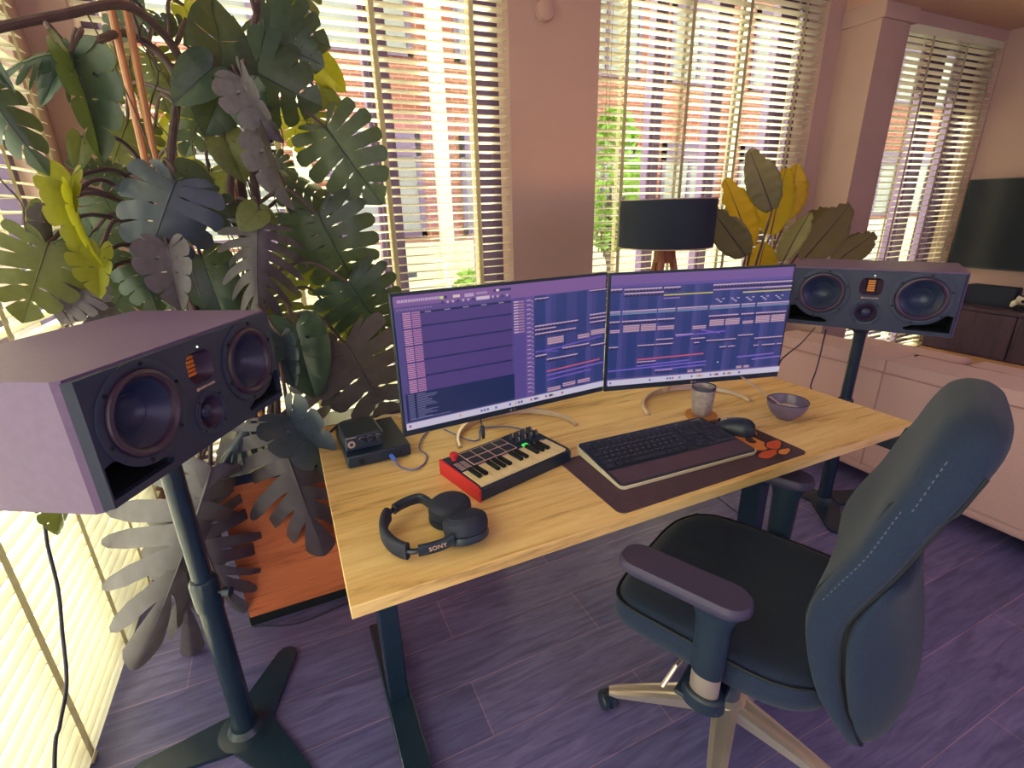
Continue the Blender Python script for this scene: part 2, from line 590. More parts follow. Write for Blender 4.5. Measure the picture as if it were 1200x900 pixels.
def blind(name_label, length, top, bottom, tapes, loc, rotz, cord=None, tilt=0.12):
    """slats run along local X from 0, room side is local -Y"""
    t = thing('venetian_blind', name_label, 'blind', loc, rotz, 'white venetian blinds')
    pitch, dp, th = .0423, .050, .0028
    s = B()
    z = bottom + .05
    zs = []
    while z < top - .05:
        zs.append(z)
        prof = []
        for k in range(6):
            u = -1 + 2 * k / 5
            prof.append((u * dp / 2, .0035 * (1 - u * u)))
        ring = [(y * math.cos(tilt) + q * math.sin(tilt), q * math.cos(tilt) - y * math.sin(tilt)) for y, q in prof]
        ring2 = [(y * math.cos(tilt) + (q - th) * math.sin(tilt), (q - th) * math.cos(tilt) - y * math.sin(tilt)) for y, q in reversed(prof)]
        dz = random.uniform(-.0012, .0012)
        sl = random.uniform(-.0012, .0012)
        loft(s, [[(0, y, z + dz + q) for y, q in ring + ring2], [(length, y, z + dz + sl + q) for y, q in ring + ring2]])
        z += pitch
    obj('slats', s, M['slat'], t)
    obj('headrail', box(B(), 0, length, -.03, .03, top - .05, top), M['slat'], t, bevel=.004)
    obj('bottom_rail', box(B(), 0, length, -.028, .028, bottom, bottom + .022), M['slat'], t, bevel=.006)
    for x in tapes:
        b = B()
        for yy in (-.0285, .0275):
            box(b, x - .012, x + .012, yy, yy + .001, bottom + .01, top - .03)
        for z in zs:
            box(b, x - .011, x - .008, -.027, .027, z - .006, z - .0045)
            box(b, x + .008, x + .011, -.027, .027, z - .006, z - .0045)
        box(b, x - .016, x + .016, -.032, .032, bottom - .003, bottom + .003)
        obj('ladder_tape', b, M['tape'], t)
    if cord:
        b = B()
        for k, (x, zb) in enumerate(cord):
            tube(b, [(x, -.034, top - .06), (x, -.036, zb)], .0014, 5)
            lathe(b, [(.002, zb - .05), (.006, zb - .045), (.005, zb - .01), (.002, zb)], 8, Matrix.Translation((x, -.036, 0)))
        obj('pull_cord', b, M['tape'], t)
    return t
g = .008
blind('white venetian blind behind the tall monstera, left of the pillar', W1[1] - W1[0] - 2 * g, WT12, .1,
      [W1[0] * 0 + (x - W1[0] - g) for x in (-.40, .07, .54, 1.01)], (W1[0] + g, 2.64, 0), 0)
blind('white venetian blind behind the black drum lamp, right of the pillar', W2[1] - W2[0] - 2 * g, WT12, .1,
      [x - W2[0] - g for x in (1.93, 2.385, 2.83, 3.31)], (W2[0] + g, 2.64, 0), 0, cord=[(.05, 1.2), (.075, 1.1)])
blind('narrower white venetian blind between the column and the wall-mounted television', W3[1] - W3[0] - 2 * g, WT3, .1,
      [x - W3[0] - g for x in (4.27, 4.69, 5.07)], (W3[0] + g, YR + .04, 0), 0)
blind('white venetian blind on the left wall beside the near speaker, reaching the floor', 1.68, WT12, .012,
      [.08, .44, .77, 1.14, 1.50], (XL + .012, 2.42, 0), -PI / 2)
blind('white venetian blind on the left wall nearest the viewer, behind the speaker box', 1.70, WT12, .012,
      [.12, .5, .9, 1.3, 1.6], (XL + .012, .725, 0), -PI / 2)

# smoke detector on the pillar
o = obj('smoke_detector', lathe(B(), [(.0, 0), (.052, 0), (.052, .012), (.046, .03), (.03, .036), (0, .037)], 28), M['wall'], None, smooth=True)
o.location = (1.395, YW - .001, 2.275)
o.rotation_euler = (PI / 2, 0, 0)
tag(o, 'small round smoke detector high on the pillar between two windows', 'smoke detector')

# ------------------------------------------------------------------ outside
struct('ground', box(B(), -14, 26, YW + .3, 30, -.42, -.3), M['ground'])
house = thing('brick_house', 'orange brick house with pale pilasters across the street, seen through the blinds', 'house', (0, 9.0, -.3))
w = B()
box(w, -8, 20, .0, 3, 1.1, 7.5)
obj('brick_wall', w, M['brick'], house)
w = B()
box(w, -8, 20, -.06, .2, 0, 1.1)
obj('base_course', w, M['plaster'], house)
for i in range(12):
    x = -6.2 + 2.25 * i
    obj('pilaster', box(B(), x - .12, x + .12, -.12, .1, 0, 7.4), M['plaster'], house)
for i in range(11):
    x = -6.2 + 2.25 * i
    for z0, z1 in ((1.2, 2.85), (3.95, 5.5)):
        f = B()
        fx0, fx1 = x + .35, x + 1.9
        box(f, fx0, fx0 + .09, -.05, .05, z0, z1)
        box(f, fx1 - .09, fx1, -.05, .05, z0, z1)
        box(f, fx0, fx1, -.05, .05, z0, z0 + .09)
        box(f, fx0, fx1, -.05, .05, z1 - .35, z1)
        box(f, (fx0 + fx1) / 2 - .04, (fx0 + fx1) / 2 + .04, -.04, .05, z0, z1)
        fr = obj('house_window', f, M['frame'], house)
        obj('house_pane', box(B(), fx0 + .05, fx1 - .05, -.015, -.005, z0 + .05, z1 - .3), M['hglass'], fr)

def bush(name, label, cat, loc, rx, rz, n, seed, trunk):
    rnd = random.Random(seed)
    t = thing(name, label, cat, loc)
    b = B()
    for i in range(n):
        a, c = rnd.uniform(0, 2 * PI), rnd.uniform(-1, 1)
        rr = rnd.uniform(.55, 1) * math.sqrt(1 - c * c)
        p = Vector((rx * rr * math.cos(a), rx * .7 * rr * math.sin(a), trunk + rz * (1 + c)))
        q = Euler((rnd.uniform(0, 6), rnd.uniform(0, 6), rnd.uniform(0, 6))).to_matrix()
        s = rnd.uniform(.05, .10)
        vs = [b.verts.new(p + q @ Vector(v) * s) for v in ((0, -1, 0), (.5, -.2, .1), (.35, .5, .05), (0, 1, 0), (-.35, .5, .05), (-.5, -.2, .1))]
        b.faces.new(vs)
    obj('foliage', b, M['bushleaf'], t)
    b = B()
    tube(b, [(0, 0, 0), (.03, 0, trunk * .6), (0, .02, trunk + rz)], [.06, .045, .02], 8)
    for k in range(5):
        a = k * 1.3
        tube(b, [(0, 0, trunk * .8), (rx * .5 * math.cos(a), rx * .35 * math.sin(a), trunk + rz * .9)], [.03, .01], 6)
    obj('trunk', b, M['stem'], t)
    return t
bush('street_tree', 'light green street tree outside behind the black drum lamp', 'tree', (4.55, 6.4, -.3), .55, .95, 900, 3, 1.0)
bush('garden_shrub', 'small green shrub outside the left window', 'shrub', (2.75, 7.4, -.3), .4, .3, 260, 5, .15)

bk = thing('bicycle', 'white bicycle parked outside the left window', 'bicycle', (1.55, 6.2, -.3))
for wx in (-.5, .5):
    b = B()
    tube(b, [(wx + .33 * math.cos(a), 0, .34 + .33 * math.sin(a)) for a in [2 * PI * k / 28 for k in range(29)]], .018, 6, caps=False)
    for k in range(8):
        a = PI * k / 8
        tube(b, [(wx + .32 * math.cos(a), 0, .34 + .32 * math.sin(a)), (wx - .32 * math.cos(a), 0, .34 - .32 * math.sin(a))], .003, 4)
    obj('wheel', b, M['frame'], bk)
b = B()
for p, q in (((-.5, .34), (-.05, .32)), ((-.05, .32), (-.2, .82)), ((-.2, .82), (-.5, .34)), ((-.16, .72), (.36, .78)), ((-.05, .32), (.38, .70)), ((.36, .82), (.5, .34))):
    tube(b, [(p[0], 0, p[1]), (q[0], 0, q[1])], .018, 8)
obj('bicycle_frame', b, M['bike'], bk)
b = B()
tube(b, [(.36, 0, .8), (.33, 0, 1.0)], .014, 8)
tube(b, [(.22, -.28, .98), (.33, -.2, 1.02), (.36, 0, 1.0), (.33, .2, 1.02), (.22, .28, .98)], .013, 8)
obj('handlebar', b, M['bike'], bk)
b = B()
prism(b, [(-.34, -.07), (-.18, -.06), (-.03, -.015), (-.03, .015), (-.18, .06), (-.34, .07)], .86, .91)
tube(b, [(-.2, 0, .82), (-.21, 0, .87)], .014, 6)
obj('saddle', b, M['black'], bk)

# ------------------------------------------------------------------ desk
DZ, DX0, DX1, DY0, DY1 = .73, .011, 1.611, .704, 1.50
desk = thing('standing_desk', 'oak topped sit-stand desk on black steel legs', 'desk', (DX0, DY0, 0))
tp = obj('desktop', box(B(), 0, DX1 - DX0, 0, DY1 - DY0, DZ - .026, DZ), M['oak'], desk, bevel=.0015)
for x in (.070, 1.480):
    lg = obj('leg', box(B(), x, x + .052, .366, .446, .028, .672), M['blackmetal'], desk, bevel=.004)
    ft = B()
    prism(ft, [(.06, 0), (.70, 0), (.70, .014), (.60, .03), (.20, .03), (.06, .014)], -.035, .035,
          Matrix(((0, 0, 1, x + .026), (1, 0, 0, 0), (0, 1, 0, 0), (0, 0, 0, 1))))
    obj('foot', ft, M['blackmetal'], desk, bevel=.004)
    obj('side_bracket', box(B(), x - .01, x + .062, .08, .72, .675, DZ - .027), M['blackmetal'], desk, bevel=.003)
fr = B()
box(fr, .10, 1.50, .37, .40, .64, .70)
box(fr, .10, 1.50, .42, .45, .64, .70)
obj('crossbar', fr, M['blackmetal'], desk, bevel=.003)
hc = obj('height_control', box(B(), 1.512, 1.596, -.006, .05, .660, .7035), M['black'], desk, bevel=.004)
kb_ = B()
for k in range(4):
    lathe(kb_, [(0, 0), (.0045, 0), (.004, .001), (0, .001)], 12, Matrix.Translation((1.526 + .018 * k, -.006, .684)) @ Matrix.Rotation(PI / 2, 4, 'X'))
obj('button', kb_, M['keymark'], hc)

# ------------------------------------------------------------------ monitors
def screen_mesh(w, h, items):
    """items: (u0, v0, u1, v1, colour[, du]) in screen fractions, v down; du skews the right end vertically"""
    b = B()
    cl = b.loops.layers.float_color.new('Col')
    def quad(u0, v0, u1, v1, c, y, sk=0.0):
        vs = [b.verts.new(((u - .5) * w, y, (1 - v) * h)) for u, v in ((u0, v1), (u1, v1 + sk), (u1, v0 + sk), (u0, v0))]
        fc = b.faces.new(vs)
        for lp in fc.loops:
            lp[cl] = c
    for i, it in enumerate(items):
        quad(*it[:4], it[4], -.00002 * i, it[5] if len(it) > 5 else 0.0)
    return b
def C(r, g, b):
    return S(r, g, b)
BLUE, BAND, PURP, CLIP = C(46, 60, 118), C(66, 74, 132), C(92, 76, 136), C(196, 164, 196)
def playlist(rnd, u0, u1, v0, v1):
    it = [(u0, v0, u1, v1, BLUE)]
    n = max(2, int((u1 - u0) * 20))
    for k in range(n):
        if k % 2:
            it.append((u0 + (u1 - u0) * k / n, v0, u0 + (u1 - u0) * (k + 1) / n, v1, C(62, 66, 126)))
        if k % 4 == 1:
            it.append((u0 + (u1 - u0) * k / n, v0, u0 + (u1 - u0) * (k + .5) / n, v1, C(74, 74, 138)))
    for k in range(34):
        v = v0 + (v1 - v0) * k / 34
        it.append((u0, v, u1, v + .0016, C(38, 50, 100)))
    return it
def clip(u0, v0, u1, h=.030, c=CLIP, body=(44, 40, 84), sk=0.0):
    r = [(u0, v0, u1, v0 + h * .35, c, sk), (u0, v0 + h * .35, u1, v0 + h, C(*body), sk)]
    n = max(1, int((u1 - u0) / .018))
    for k in range(n):
        a = u0 + (u1 - u0) * k / n
        r.append((a + .002, v0 + h * .45, a + .008, v0 + h * .60, C(150, 130, 170), sk))
    return r
def notes(rnd, u0, v0, u1, v1):
    r = [(u0, v0, u1, v1, C(150, 112, 152))]
    n = max(2, int((v1 - v0) / .014))
    for k in range(n):
        v = v0 + (v1 - v0) * (k + .3) / n
        r.append((u0, v, u1, v + .004, C(224, 196, 190)))
    r.append((u0, v0, u0 + .0025, v1, C(60, 50, 100)))
    return r
def taskbar(rnd):
    it = [(0, .945, 1, 1, C(206, 198, 220)), (0, .943, 1, .947, C(150, 130, 170))]
    for u in (.01, .23, .33, .345, .36, .40, .47, .5, .515, .53, .58, .6, .61, .62, .66, .68, .69, .7, .75):
        it.append((u, .962, u + .010, .982, rnd.choice([C(90, 110, 190), C(180, 90, 110), C(120, 110, 150), C(70, 80, 130), C(210, 170, 110)])))
    return it
def left_ui():
    rnd = random.Random(1)
    it = [(0, 0, 1, 1, C(84, 74, 132)), (0, 0, 1, .115, C(128, 92, 150)), (0, .075, .5, .115, C(96, 76, 136))]
    for k in range(20):
        it.append((.015 + .0085 * k, .028, .021 + .0085 * k, .048, C(200, 170, 200)))
    it += [(.185, .03, .20, .05, C(210, 220, 120)), (.205, .03, .215, .05, C(40, 50, 80)), (.24, .03, .27, .05, C(220, 200, 200)), (.29, .03, .33, .055, C(190, 160, 200))]
    for k in range(14):
        it.append((.19 + .022 * k, .066, .20 + .022 * k, .084, C(190, 160, 190) if k % 3 else C(60, 60, 110)))
    it += [(.34, .062, .40, .088, C(210, 190, 210)), (.34, .028, .39, .045, C(170, 140, 180)), (.42, .02, .50, .04, C(50, 50, 100)), (.43, .022, .445, .037, C(230, 220, 220))]
    for k in range(12):
        it.append((.01 + .012 * k, .092, .018 + .012 * k, .10, C(150, 120, 160)))
    # mixer and channel rack area
    it.append((.025, .12, .50, .72, C(80, 62, 122)))
    it.append((.10, .12, .50, .135, C(30, 40, 84)))
    for k in range(5):
        it.append((.12 + .08 * k, .124, .145 + .08 * k, .131, C(160, 140, 170)))
    for k in range(5):
        v = .22 + .125 * k
        if k < 4:
            it.append((.10, v, .50, v + .012, C(34, 42, 88)))
        vv = .15 + .125 * k - .03
        for j in range(8):
            if vv + .014 * j < .72:
                it.append((.03, vv + .0145 * j, .062, vv + .0145 * j + .009, C(196, 140, 178)))
                it.append((.066, vv + .0145 * j, .10, vv + .0145 * j + .009, C(180, 124, 168)))
    it.append((.01, .72, .505, .945, C(28, 42, 86)))
    for j in range(15):
        for (a, b) in ((.02, .045), (.055, .055 + rnd.uniform(.03, .1))):
            it.append((a, .73 + .0135 * j, b, .735 + .0135 * j, C(120, 116, 160)))
    it.append((.02, .925, .2, .93, C(120, 116, 160)))
    # picker and track names
    it.append((.505, .105, .565, .945, C(88, 72, 140)))
    for k in range(12):
        it.append((.508, .13 + .022 * k, .56, .143 + .022 * k, C(160, 120, 160)))
        it.append((.508, .13 + .022 * k, .53, .138 + .022 * k, C(214, 184, 200)))
    it.append((.565, .105, .605, .945, C(104, 80, 148)))
    for k in range(22):
        it.append((.572, .13 + .0365 * k, .592, .137 + .0365 * k, C(196, 170, 196)))
        it.append((.598, .14 + .0365 * k, .602, .15 + .0365 * k, C(210, 190, 200)))
    it += playlist(rnd, .61, 1, .105, .945)
    for a, v, b in ((.61, .125, .68), (.90, .11, 1)):
        it += clip(a, v, b, .022)
    for a, v, b, s in ((.61, .345, .84, 0), (.61, .375, .72, 0), (.61, .41, .83, 0), (.905, .315, 1, 0), (.905, .345, 1, 0), (.905, .38, 1, 0),
                       (.755, .565, .905, 0), (.61, .595, .67, 0), (.67, .64, .84, 0), (.915, .585, 1, 0)):
        it += clip(a, v, b, .028, sk=s)
    it += notes(rnd, .67, .46, .76, .52) + notes(rnd, .835, .475, .905, .515) + notes(rnd, .91, .455, 1, .50)
    for a, v, b, s, c in ((.67, .745, .97, -.02, C(200, 90, 120)), (.67, .78, 1, -.02, C(130, 96, 190)), (.67, .82, .92, -.015, C(120, 90, 190)), (.755, .545, .98, -.03, C(110, 84, 180)), (.61, .56, .76, -.01, C(110, 84, 180)), (.61, .55, .73, .03, C(100, 80, 170))):
        it.append((a, v, b, v + .012, c, s))
    for a, v in ((.67, .90), (.755, .885), (.84, .885)):
        it += notes(rnd, a, v, a + .075, v + .035)
    return it + taskbar(rnd)
def right_ui():
    rnd = random.Random(2)
    it = [(0, 0, 1, 1, C(118, 88, 150)), (0, .085, 1, .11, C(96, 80, 150))]
    it += playlist(rnd, 0, 1, .11, .945)
    rows = [(.0, .115, .06), (.07, .12, .27), (.28, .12, .37), (.55, .12, 1.0), (.07, .155, .28), (.83, .165, 1.0)]
    for a, v, b in rows:
        it += clip(a, v, b, .036)
    it.append((.28, .185, .55, .197, C(196, 180, 90)))
    it.append((.55, .165, .83, .175, C(190, 150, 190)))
    it.append((.72, .20, 1, .212, C(196, 184, 120)))
    it.append((.28, .215, .37, .225, C(150, 110, 190)))
    for k in range(5):
        u = .57 + .085 * k
        for j in range(4):
            it.append((u + .012 * j, .25 + .014 * (j % 3), u + .012 * j + .014, .257 + .014 * (j % 3), C(206, 190, 206)))
    for a, b in ((0, .055), (.065, .25), (.255, .35), (.36, .53), (.54, .71), (.72, .8), (.81, 1)):
        it.append((a, .31, b, .319, C(206, 176, 200)))
        it.append((a, .323, b, .334, C(150, 128, 176)))
        it.append((a, .338, b, .344, C(120, 170, 180)))
    for a, b in ((0, .055), (.065, .25), (.255, .35), (.54, .71), (.725, .80), (.81, .99)):
        it += clip(a, .40, b, .03)
    it += notes(rnd, .07, .44, .16, .505) + notes(rnd, .165, .44, .25, .505) + notes(rnd, .255, .465, .35, .505) + notes(rnd, 0, .475, .055, .505)
    it += notes(rnd, .45, .485, .53, .52) + notes(rnd, .545, .44, .63, .50) + notes(rnd, .635, .44, .72, .50) + notes(rnd, .735, .47, .80, .50) + notes(rnd, .81, .43, .895, .50) + notes(rnd, .90, .43, .985, .50)
    for a, v, b in ((0, .63, .05), (.155, .63, .25), (.255, .585, .35), (.255, .63, .35), (.36, .555, .46), (.45, .60, .53), (.47, .64, .5), (.54, .63, .71),
                    (.62, .70, .66), (.67, .70, .71), (.72, .60, .81), (.82, .64, .99), (.82, .71, .85), (.87, .71, .95), (.96, .71, .99), (.155, .785, .26), (.26, .88, .36)):
        it += clip(a, v, b, .026)
    for a, v, b, s, c in ((.155, .76, .53, -.012, C(200, 90, 120)), (.0, .85, .55, -.025, C(120, 96, 196)), (.155, .82, .45, -.02, C(120, 96, 196)), (.26, .87, .55, -.01, C(120, 96, 196)),
                          (.36, .565, .64, -.02, C(120, 90, 190)), (.5, .52, .61, .04, C(120, 90, 190)), (.73, .81, .95, -.01, C(130, 100, 190)), (.82, .845, 1, -.01, C(130, 110, 190))):
        it.append((a, v, b, v + .013, c, s))
    it += notes(rnd, .445, .905, .48, .93) + notes(rnd, .49, .905, .53, .93) + notes(rnd, .73, .905, .765, .93) + notes(rnd, .775, .905, .81, .93)
    it.append((.615, .845, .622, .856, C(230, 230, 230)))
    return it + taskbar(rnd)
M['screen'] = screen_mat('monitor_picture', 0.84)
def monitor(label, p0, p1, z0, h, ui, arc_c, arc_r, arc_rot):
    p0, p1 = Vector((p0[0], p0[1], 0)), Vector((p1[0], p1[1], 0))
    w = (p1 - p0).length
    ang = math.atan2(p1.y - p0.y, p1.x - p0.x)
    c = (p0 + p1) / 2
    t = thing('monitor', label, 'monitor', (c.x, c.y, DZ), ang)
    zb = z0 - DZ
    b = B()
    box(b, -w / 2, w / 2, 0, .012, zb, zb + h)
    box(b, -w / 2 + .05, w / 2 - .05, .012, .030, zb + .03, zb + h - .05)
    hs = obj('housing', b, M['black'], t, bevel=.003)
    s = obj('screen', screen_mesh(w - .014, h - .028, ui), M['screen'], t)
    s.location = (0, -.0006, zb + .021)
    # ring stand
    inv = Matrix.Rotation(-ang, 4, 'Z') @ Matrix.Translation((-c.x, -c.y, 0))
    b = B()
    rings = []
    n = 40
    for k in range(n + 1):
        a = arc_rot + PI * (-.02 + 1.04 * k / n)
        d = Vector((math.cos(a) * arc_r[0], math.sin(a) * arc_r[1], 0))
        u = Vector((math.cos(a), math.sin(a), 0))
        q = inv @ (Vector((arc_c[0], arc_c[1], 0)) + d)
        uu = Matrix.Rotation(-ang, 3, 'Z') @ u
        hh = .010 + .010 * math.sin(PI * k / n)
        wd = .007
        rings.append([q - uu * wd + Vector((0, 0, .0005)), q + uu * wd + Vector((0, 0, .0005)), q + uu * wd * .7 + Vector((0, 0, hh)), q - uu * wd * .7 + Vector((0, 0, hh))])
    loft(b, rings)
    obj('stand', b, M['steel'], t, bevel=.002)
    back = inv @ (Vector((arc_c[0], arc_c[1] + arc_r[1], 0)))
    b = B()
    tube(b, [(back.x, back.y, .006), (back.x, back.y - .01, .10), (0, .06, .2), (0, .034, zb + h * .45)], [.017, .017, .017, .02], 14)
    box(b, -.04, .04, .026, .05, zb + h * .35, zb + h * .6)
    obj('neck', b, M['steel'], t, smooth=True)
    lg = B()
    lathe(lg, [(0, 0), (.0035, 0), (.0035, .0004), (0, .0004)], 16, Matrix.Translation((-.008, 0, zb + .0085)) @ Matrix.Rotation(PI / 2, 4, 'X'))
    obj('badge', lg, M['keymark'], hs)
    textmesh('LG', .007, M['keymark'], hs, Matrix.Translation((.003, -.0004, zb + .0085)) @ Matrix.Rotation(PI / 2, 4, 'X'))
    return t
mL = monitor('left monitor showing purple track rows and a dark panel, beside the plant', (.2105, 1.1385), (.8395, 1.178), .8105, .362, left_ui(), (.545, 1.165), (.180, .16), R(-4))
mR = monitor('right monitor filled with a blue music timeline, beside the far speaker', (.8425, 1.1775), (1.425, 1.0285), .8075, .362, right_ui(), (1.150, 1.085), (.186, .16), R(-12))

# ------------------------------------------------------------------ speakers and stands
SW, SH, SD = .555, .235, .36
def speaker(label, loc, rotz, dz=0):
    t = thing('studio_speaker', label, 'speaker', loc, rotz, 'studio speakers on stands')
    w = SW / 2
    b = B()
    prism(b, [(-w, .012), (-w + .008, 0.0), (w - .008, 0.0), (w, .012), (w, SD), (-w, SD)], 0, SH)
    cab = obj('cabinet', b, [M['spk']], t)
    fm = Matrix.Rotation(PI / 2, 4, 'X')       # lathe axis -> -Y
    def cyl(x, z, r, d):
        return lathe(B(), [(r, -.05), (r, .08)], 40, Matrix.Translation((x, 0, z)) @ fm, solid=True)
    b = B()
    prism(b, [(-w + .004, 0), (-w + .012, -.014), (w - .012, -.014), (w - .004, 0)], .004, SH - .004)
    baf = obj('baffle', b, M['baffle'], t)
    zc, xo = .136, .1585
    holes = [cyl(-xo, zc, .074, .07), cyl(xo, zc, .074, .07), cyl(0, .070, .036, .06)]
    tw = prism(B(), rrect(.074, .066, .02, 4, 0, .172), -.03, .05, fm)
    ports = []
    for s in (-1, 1):
        tri = [(s * -.262, .018), (s * -.128, .018), (s * -.122, .026), (s * -.245, .082), (s * -.262, .078)]
        ports.append(prism(B(), tri if s > 0 else tri[::-1], -.03, .10, fm))
    cutout(baf, [c for c in holes + [tw] + ports])
    holes2 = [lathe(B(), [(.074, -.05), (.074, .08)], 40, Matrix.Translation((x, 0, zc)) @ fm, solid=True) for x in (-xo, xo)]
    holes2.append(lathe(B(), [(.036, -.05), (.036, .08)], 32, Matrix.Translation((0, 0, .070)) @ fm, solid=True))
    tw2 = prism(B(), rrect(.074, .066, .02, 4, 0, .172), -.03, .05, fm)
    ports2 = []
    for s in (-1, 1):
        tri = [(s * -.262, .018), (s * -.128, .018), (s * -.122, .026), (s * -.245, .082), (s * -.262, .078)]
        ports2.append(prism(B(), tri if s > 0 else tri[::-1], -.12, .10, fm))
    cab.data.materials.append(M['deep'])
    cutout(cab, holes2 + [tw2] + ports2)
    cab.data.materials.clear()
    cab.data.materials.append(M['spk'])
    cab.data.materials.append(M['deep'])
    for p in cab.data.polygons:
        c = p.center
        if -w + .013 < c.x < w - .013 and .004 < c.z < SH - .004 and .0005 < c.y < .2:
            p.material_index = 1
    for x in (-xo, xo):
        mt = Matrix.Translation((x, -.014, zc)) @ fm
        wf = obj('woofer', lathe(B(), [(.097, 0), (.097, .003), (.093, .0045), (.082, .003), (.0815, 0.0015), (.074, .0)], 48, mt), M['baffle'], t, smooth=True)
        obj('surround', lathe(B(), [(.080, .002), (.078, .008), (.072, .010), (.066, .006), (.063, -.002), (.066, -.006), (.08, -.002)], 48, mt), M['surround'], wf, smooth=True)
        obj('cone', lathe(B(), [(.066, -.001), (.060, -.005), (.036, -.032), (.0355, -.029), (.034, -.029), (.026, -.038), (.012, -.043), (0, -.044)], 48, mt), M['cone'], wf, smooth=True)
        sb = B()
        for k in range(6):
            a = R(20 + 60 * k)
            lathe(sb, [(0, .003), (.004, .003), (.004, .0055), (.002, .0056), (0, .0045)], 10, Matrix.Translation((x + .0885 * math.cos(a), -.014, zc + .0885 * math.sin(a))) @ fm)
        obj('screws', sb, M['deep'], wf)
    mt = Matrix.Translation((0, -.014, .070)) @ fm
    md = obj('midrange', lathe(B(), [(.049, 0), (.049, .002), (.046, .0035), (.038, .002), (.034, -.004)], 40, mt), M['baffle'], t, smooth=True)
    obj('cone', lathe(B(), [(.0345, -.003), (.032, -.001), (.029, -.006), (.018, -.020), (.0175, -.018)], 40, mt), M['surround'], md, smooth=True)
    obj('dome', lathe(B(), [(.0178, -.019), (.016, -.010), (.010, -.005), (0, -.003)], 32, mt), M['cone'], md, smooth=True)
    sb = B()
    for k in range(4):
        a = R(45 + 90 * k)
        lathe(sb, [(0, .002), (.003, .002), (.003, .0042), (0, .004)], 10, Matrix.Translation((.0445 * math.cos(a), -.014, .070 + .0445 * math.sin(a))) @ fm)
    obj('screws', sb, M['deep'], md)
    # folded ribbon tweeter in its flared opening
    b = B()
    o1 = rrect(.074, .066, .02, 4, 0, .172)
    o2 = rrect(.034, .046, .006, 4, 0, .172)
    loft(b, [[(x, -.0135, z) for x, z in o1], [(x, .012, z) for x, z in o2]], caps=False)
    twt = obj('tweeter', b, M['surround'], t, smooth=True)
    b = B()
    for k in range(5):
        z = .154 + .009 * k
        box(b, -.012, .012, .008, .011, z - .0032, z + .0032)
    obj('ribbon', b, M['orangefilm'], twt)
    obj('ribbon_back', box(B(), -.02, .02, .0125, .014, .148, .197), M['deep'], twt)
    obj('light', lathe(B(), [(0, 0), (.0022, 0), (.0018, .001), (0, .0012)], 12, Matrix.Translation((.004, -.014, .213)) @ fm), M['led'], t)
    lm = B()
    lathe(lm, [(.0015, 0), (.0035, 0), (.0035, .0006), (.0015, .0006)], 16, Matrix.Translation((-.022, -.0141, .128)) @ fm)
    obj('emblem', lm, M['logo'], t)
    textmesh('ADAM AUDIO', .0078, M['logo'], t, Matrix.Translation((.006, -.0144, .128)) @ fm)
    return t
LS, RS = Vector((-.2, 1.165)), Vector((2.055, 1.158))
LA, RA = R(59.8), R(-59.5)
s1 = speaker('near black studio speaker on the left stand, in front of the monstera', (LS.x, LS.y, .884), LA)
s2 = speaker('far black studio speaker on the right stand, behind the right monitor', (RS.x, RS.y, .8625), RA)

def stand(label, loc, rotz, top):
    t = thing('speaker_stand', label, 'speaker stand', loc, rotz, 'speaker stands')
    b = B()
    lathe(b, [(0, .012), (.0275, .012), (.0275, .47), (0, .47)], 28)
    obj('lower_pole', b, M['blackmetal'], t, smooth=True)
    obj('upper_pole', lathe(B(), [(0, .46), (.0225, .46), (.0225, top - .012), (0, top - .012)], 28), M['blackmetal'], t, smooth=True)
    cl = obj('collar', lathe(B(), [(0, .44), (.031, .44), (.032, .447), (.032, .515), (.028, .525), (.0226, .527), (0, .527)], 28), M['blackmetal'], t, smooth=True)
    kn = B()
    tube(kn, [(0, -.03, .485), (0, -.044, .485)], .005, 10)
    tube(kn, [(0, -.044, .485), (0, -.062, .485)], .012, 14)
    obj('knob', kn, M['black'], cl, smooth=True)
    tpz = B()
    box(tpz, -.10, .10, -.085, .085, top - .010, top - .001)
    lathe(tpz, [(0, top - .04), (.026, top - .04), (.035, top - .011), (0, top - .011)], 24)
    obj('top_plate', tpz, M['blackmetal'], t, bevel=.002)
    b = B()
    for k in range(3):
        m = Matrix.Rotation(R(120 * k), 4, 'Z')
        prism(b, [(.0, -.060), (.06, -.055), (.245, -.030), (.262, -.020), (.268, 0), (.262, .020), (.245, .030), (.06, .055), (0, .060)], .0, .012, m)
    lathe(b, [(0, .010), (.07, .012), (.045, .016), (.034, .03), (.03, .03), (0, .03)], 28)
    bs = obj('base', b, M['blackmetal'], t, smooth=True)
    return t
def behind(p, ang, d):
    return Vector((p.x - math.sin(ang) * d, p.y + math.cos(ang) * d))
q = behind(LS, LA, .12)
stand('black pole speaker stand with flat star foot, left of the desk', (-.297, 1.193, 0), R(63), .883)
q = behind(RS, RA, .13)
stand('black pole speaker stand right of the desk, in front of the sofa', (q.x, q.y, 0), R(-15), .862)

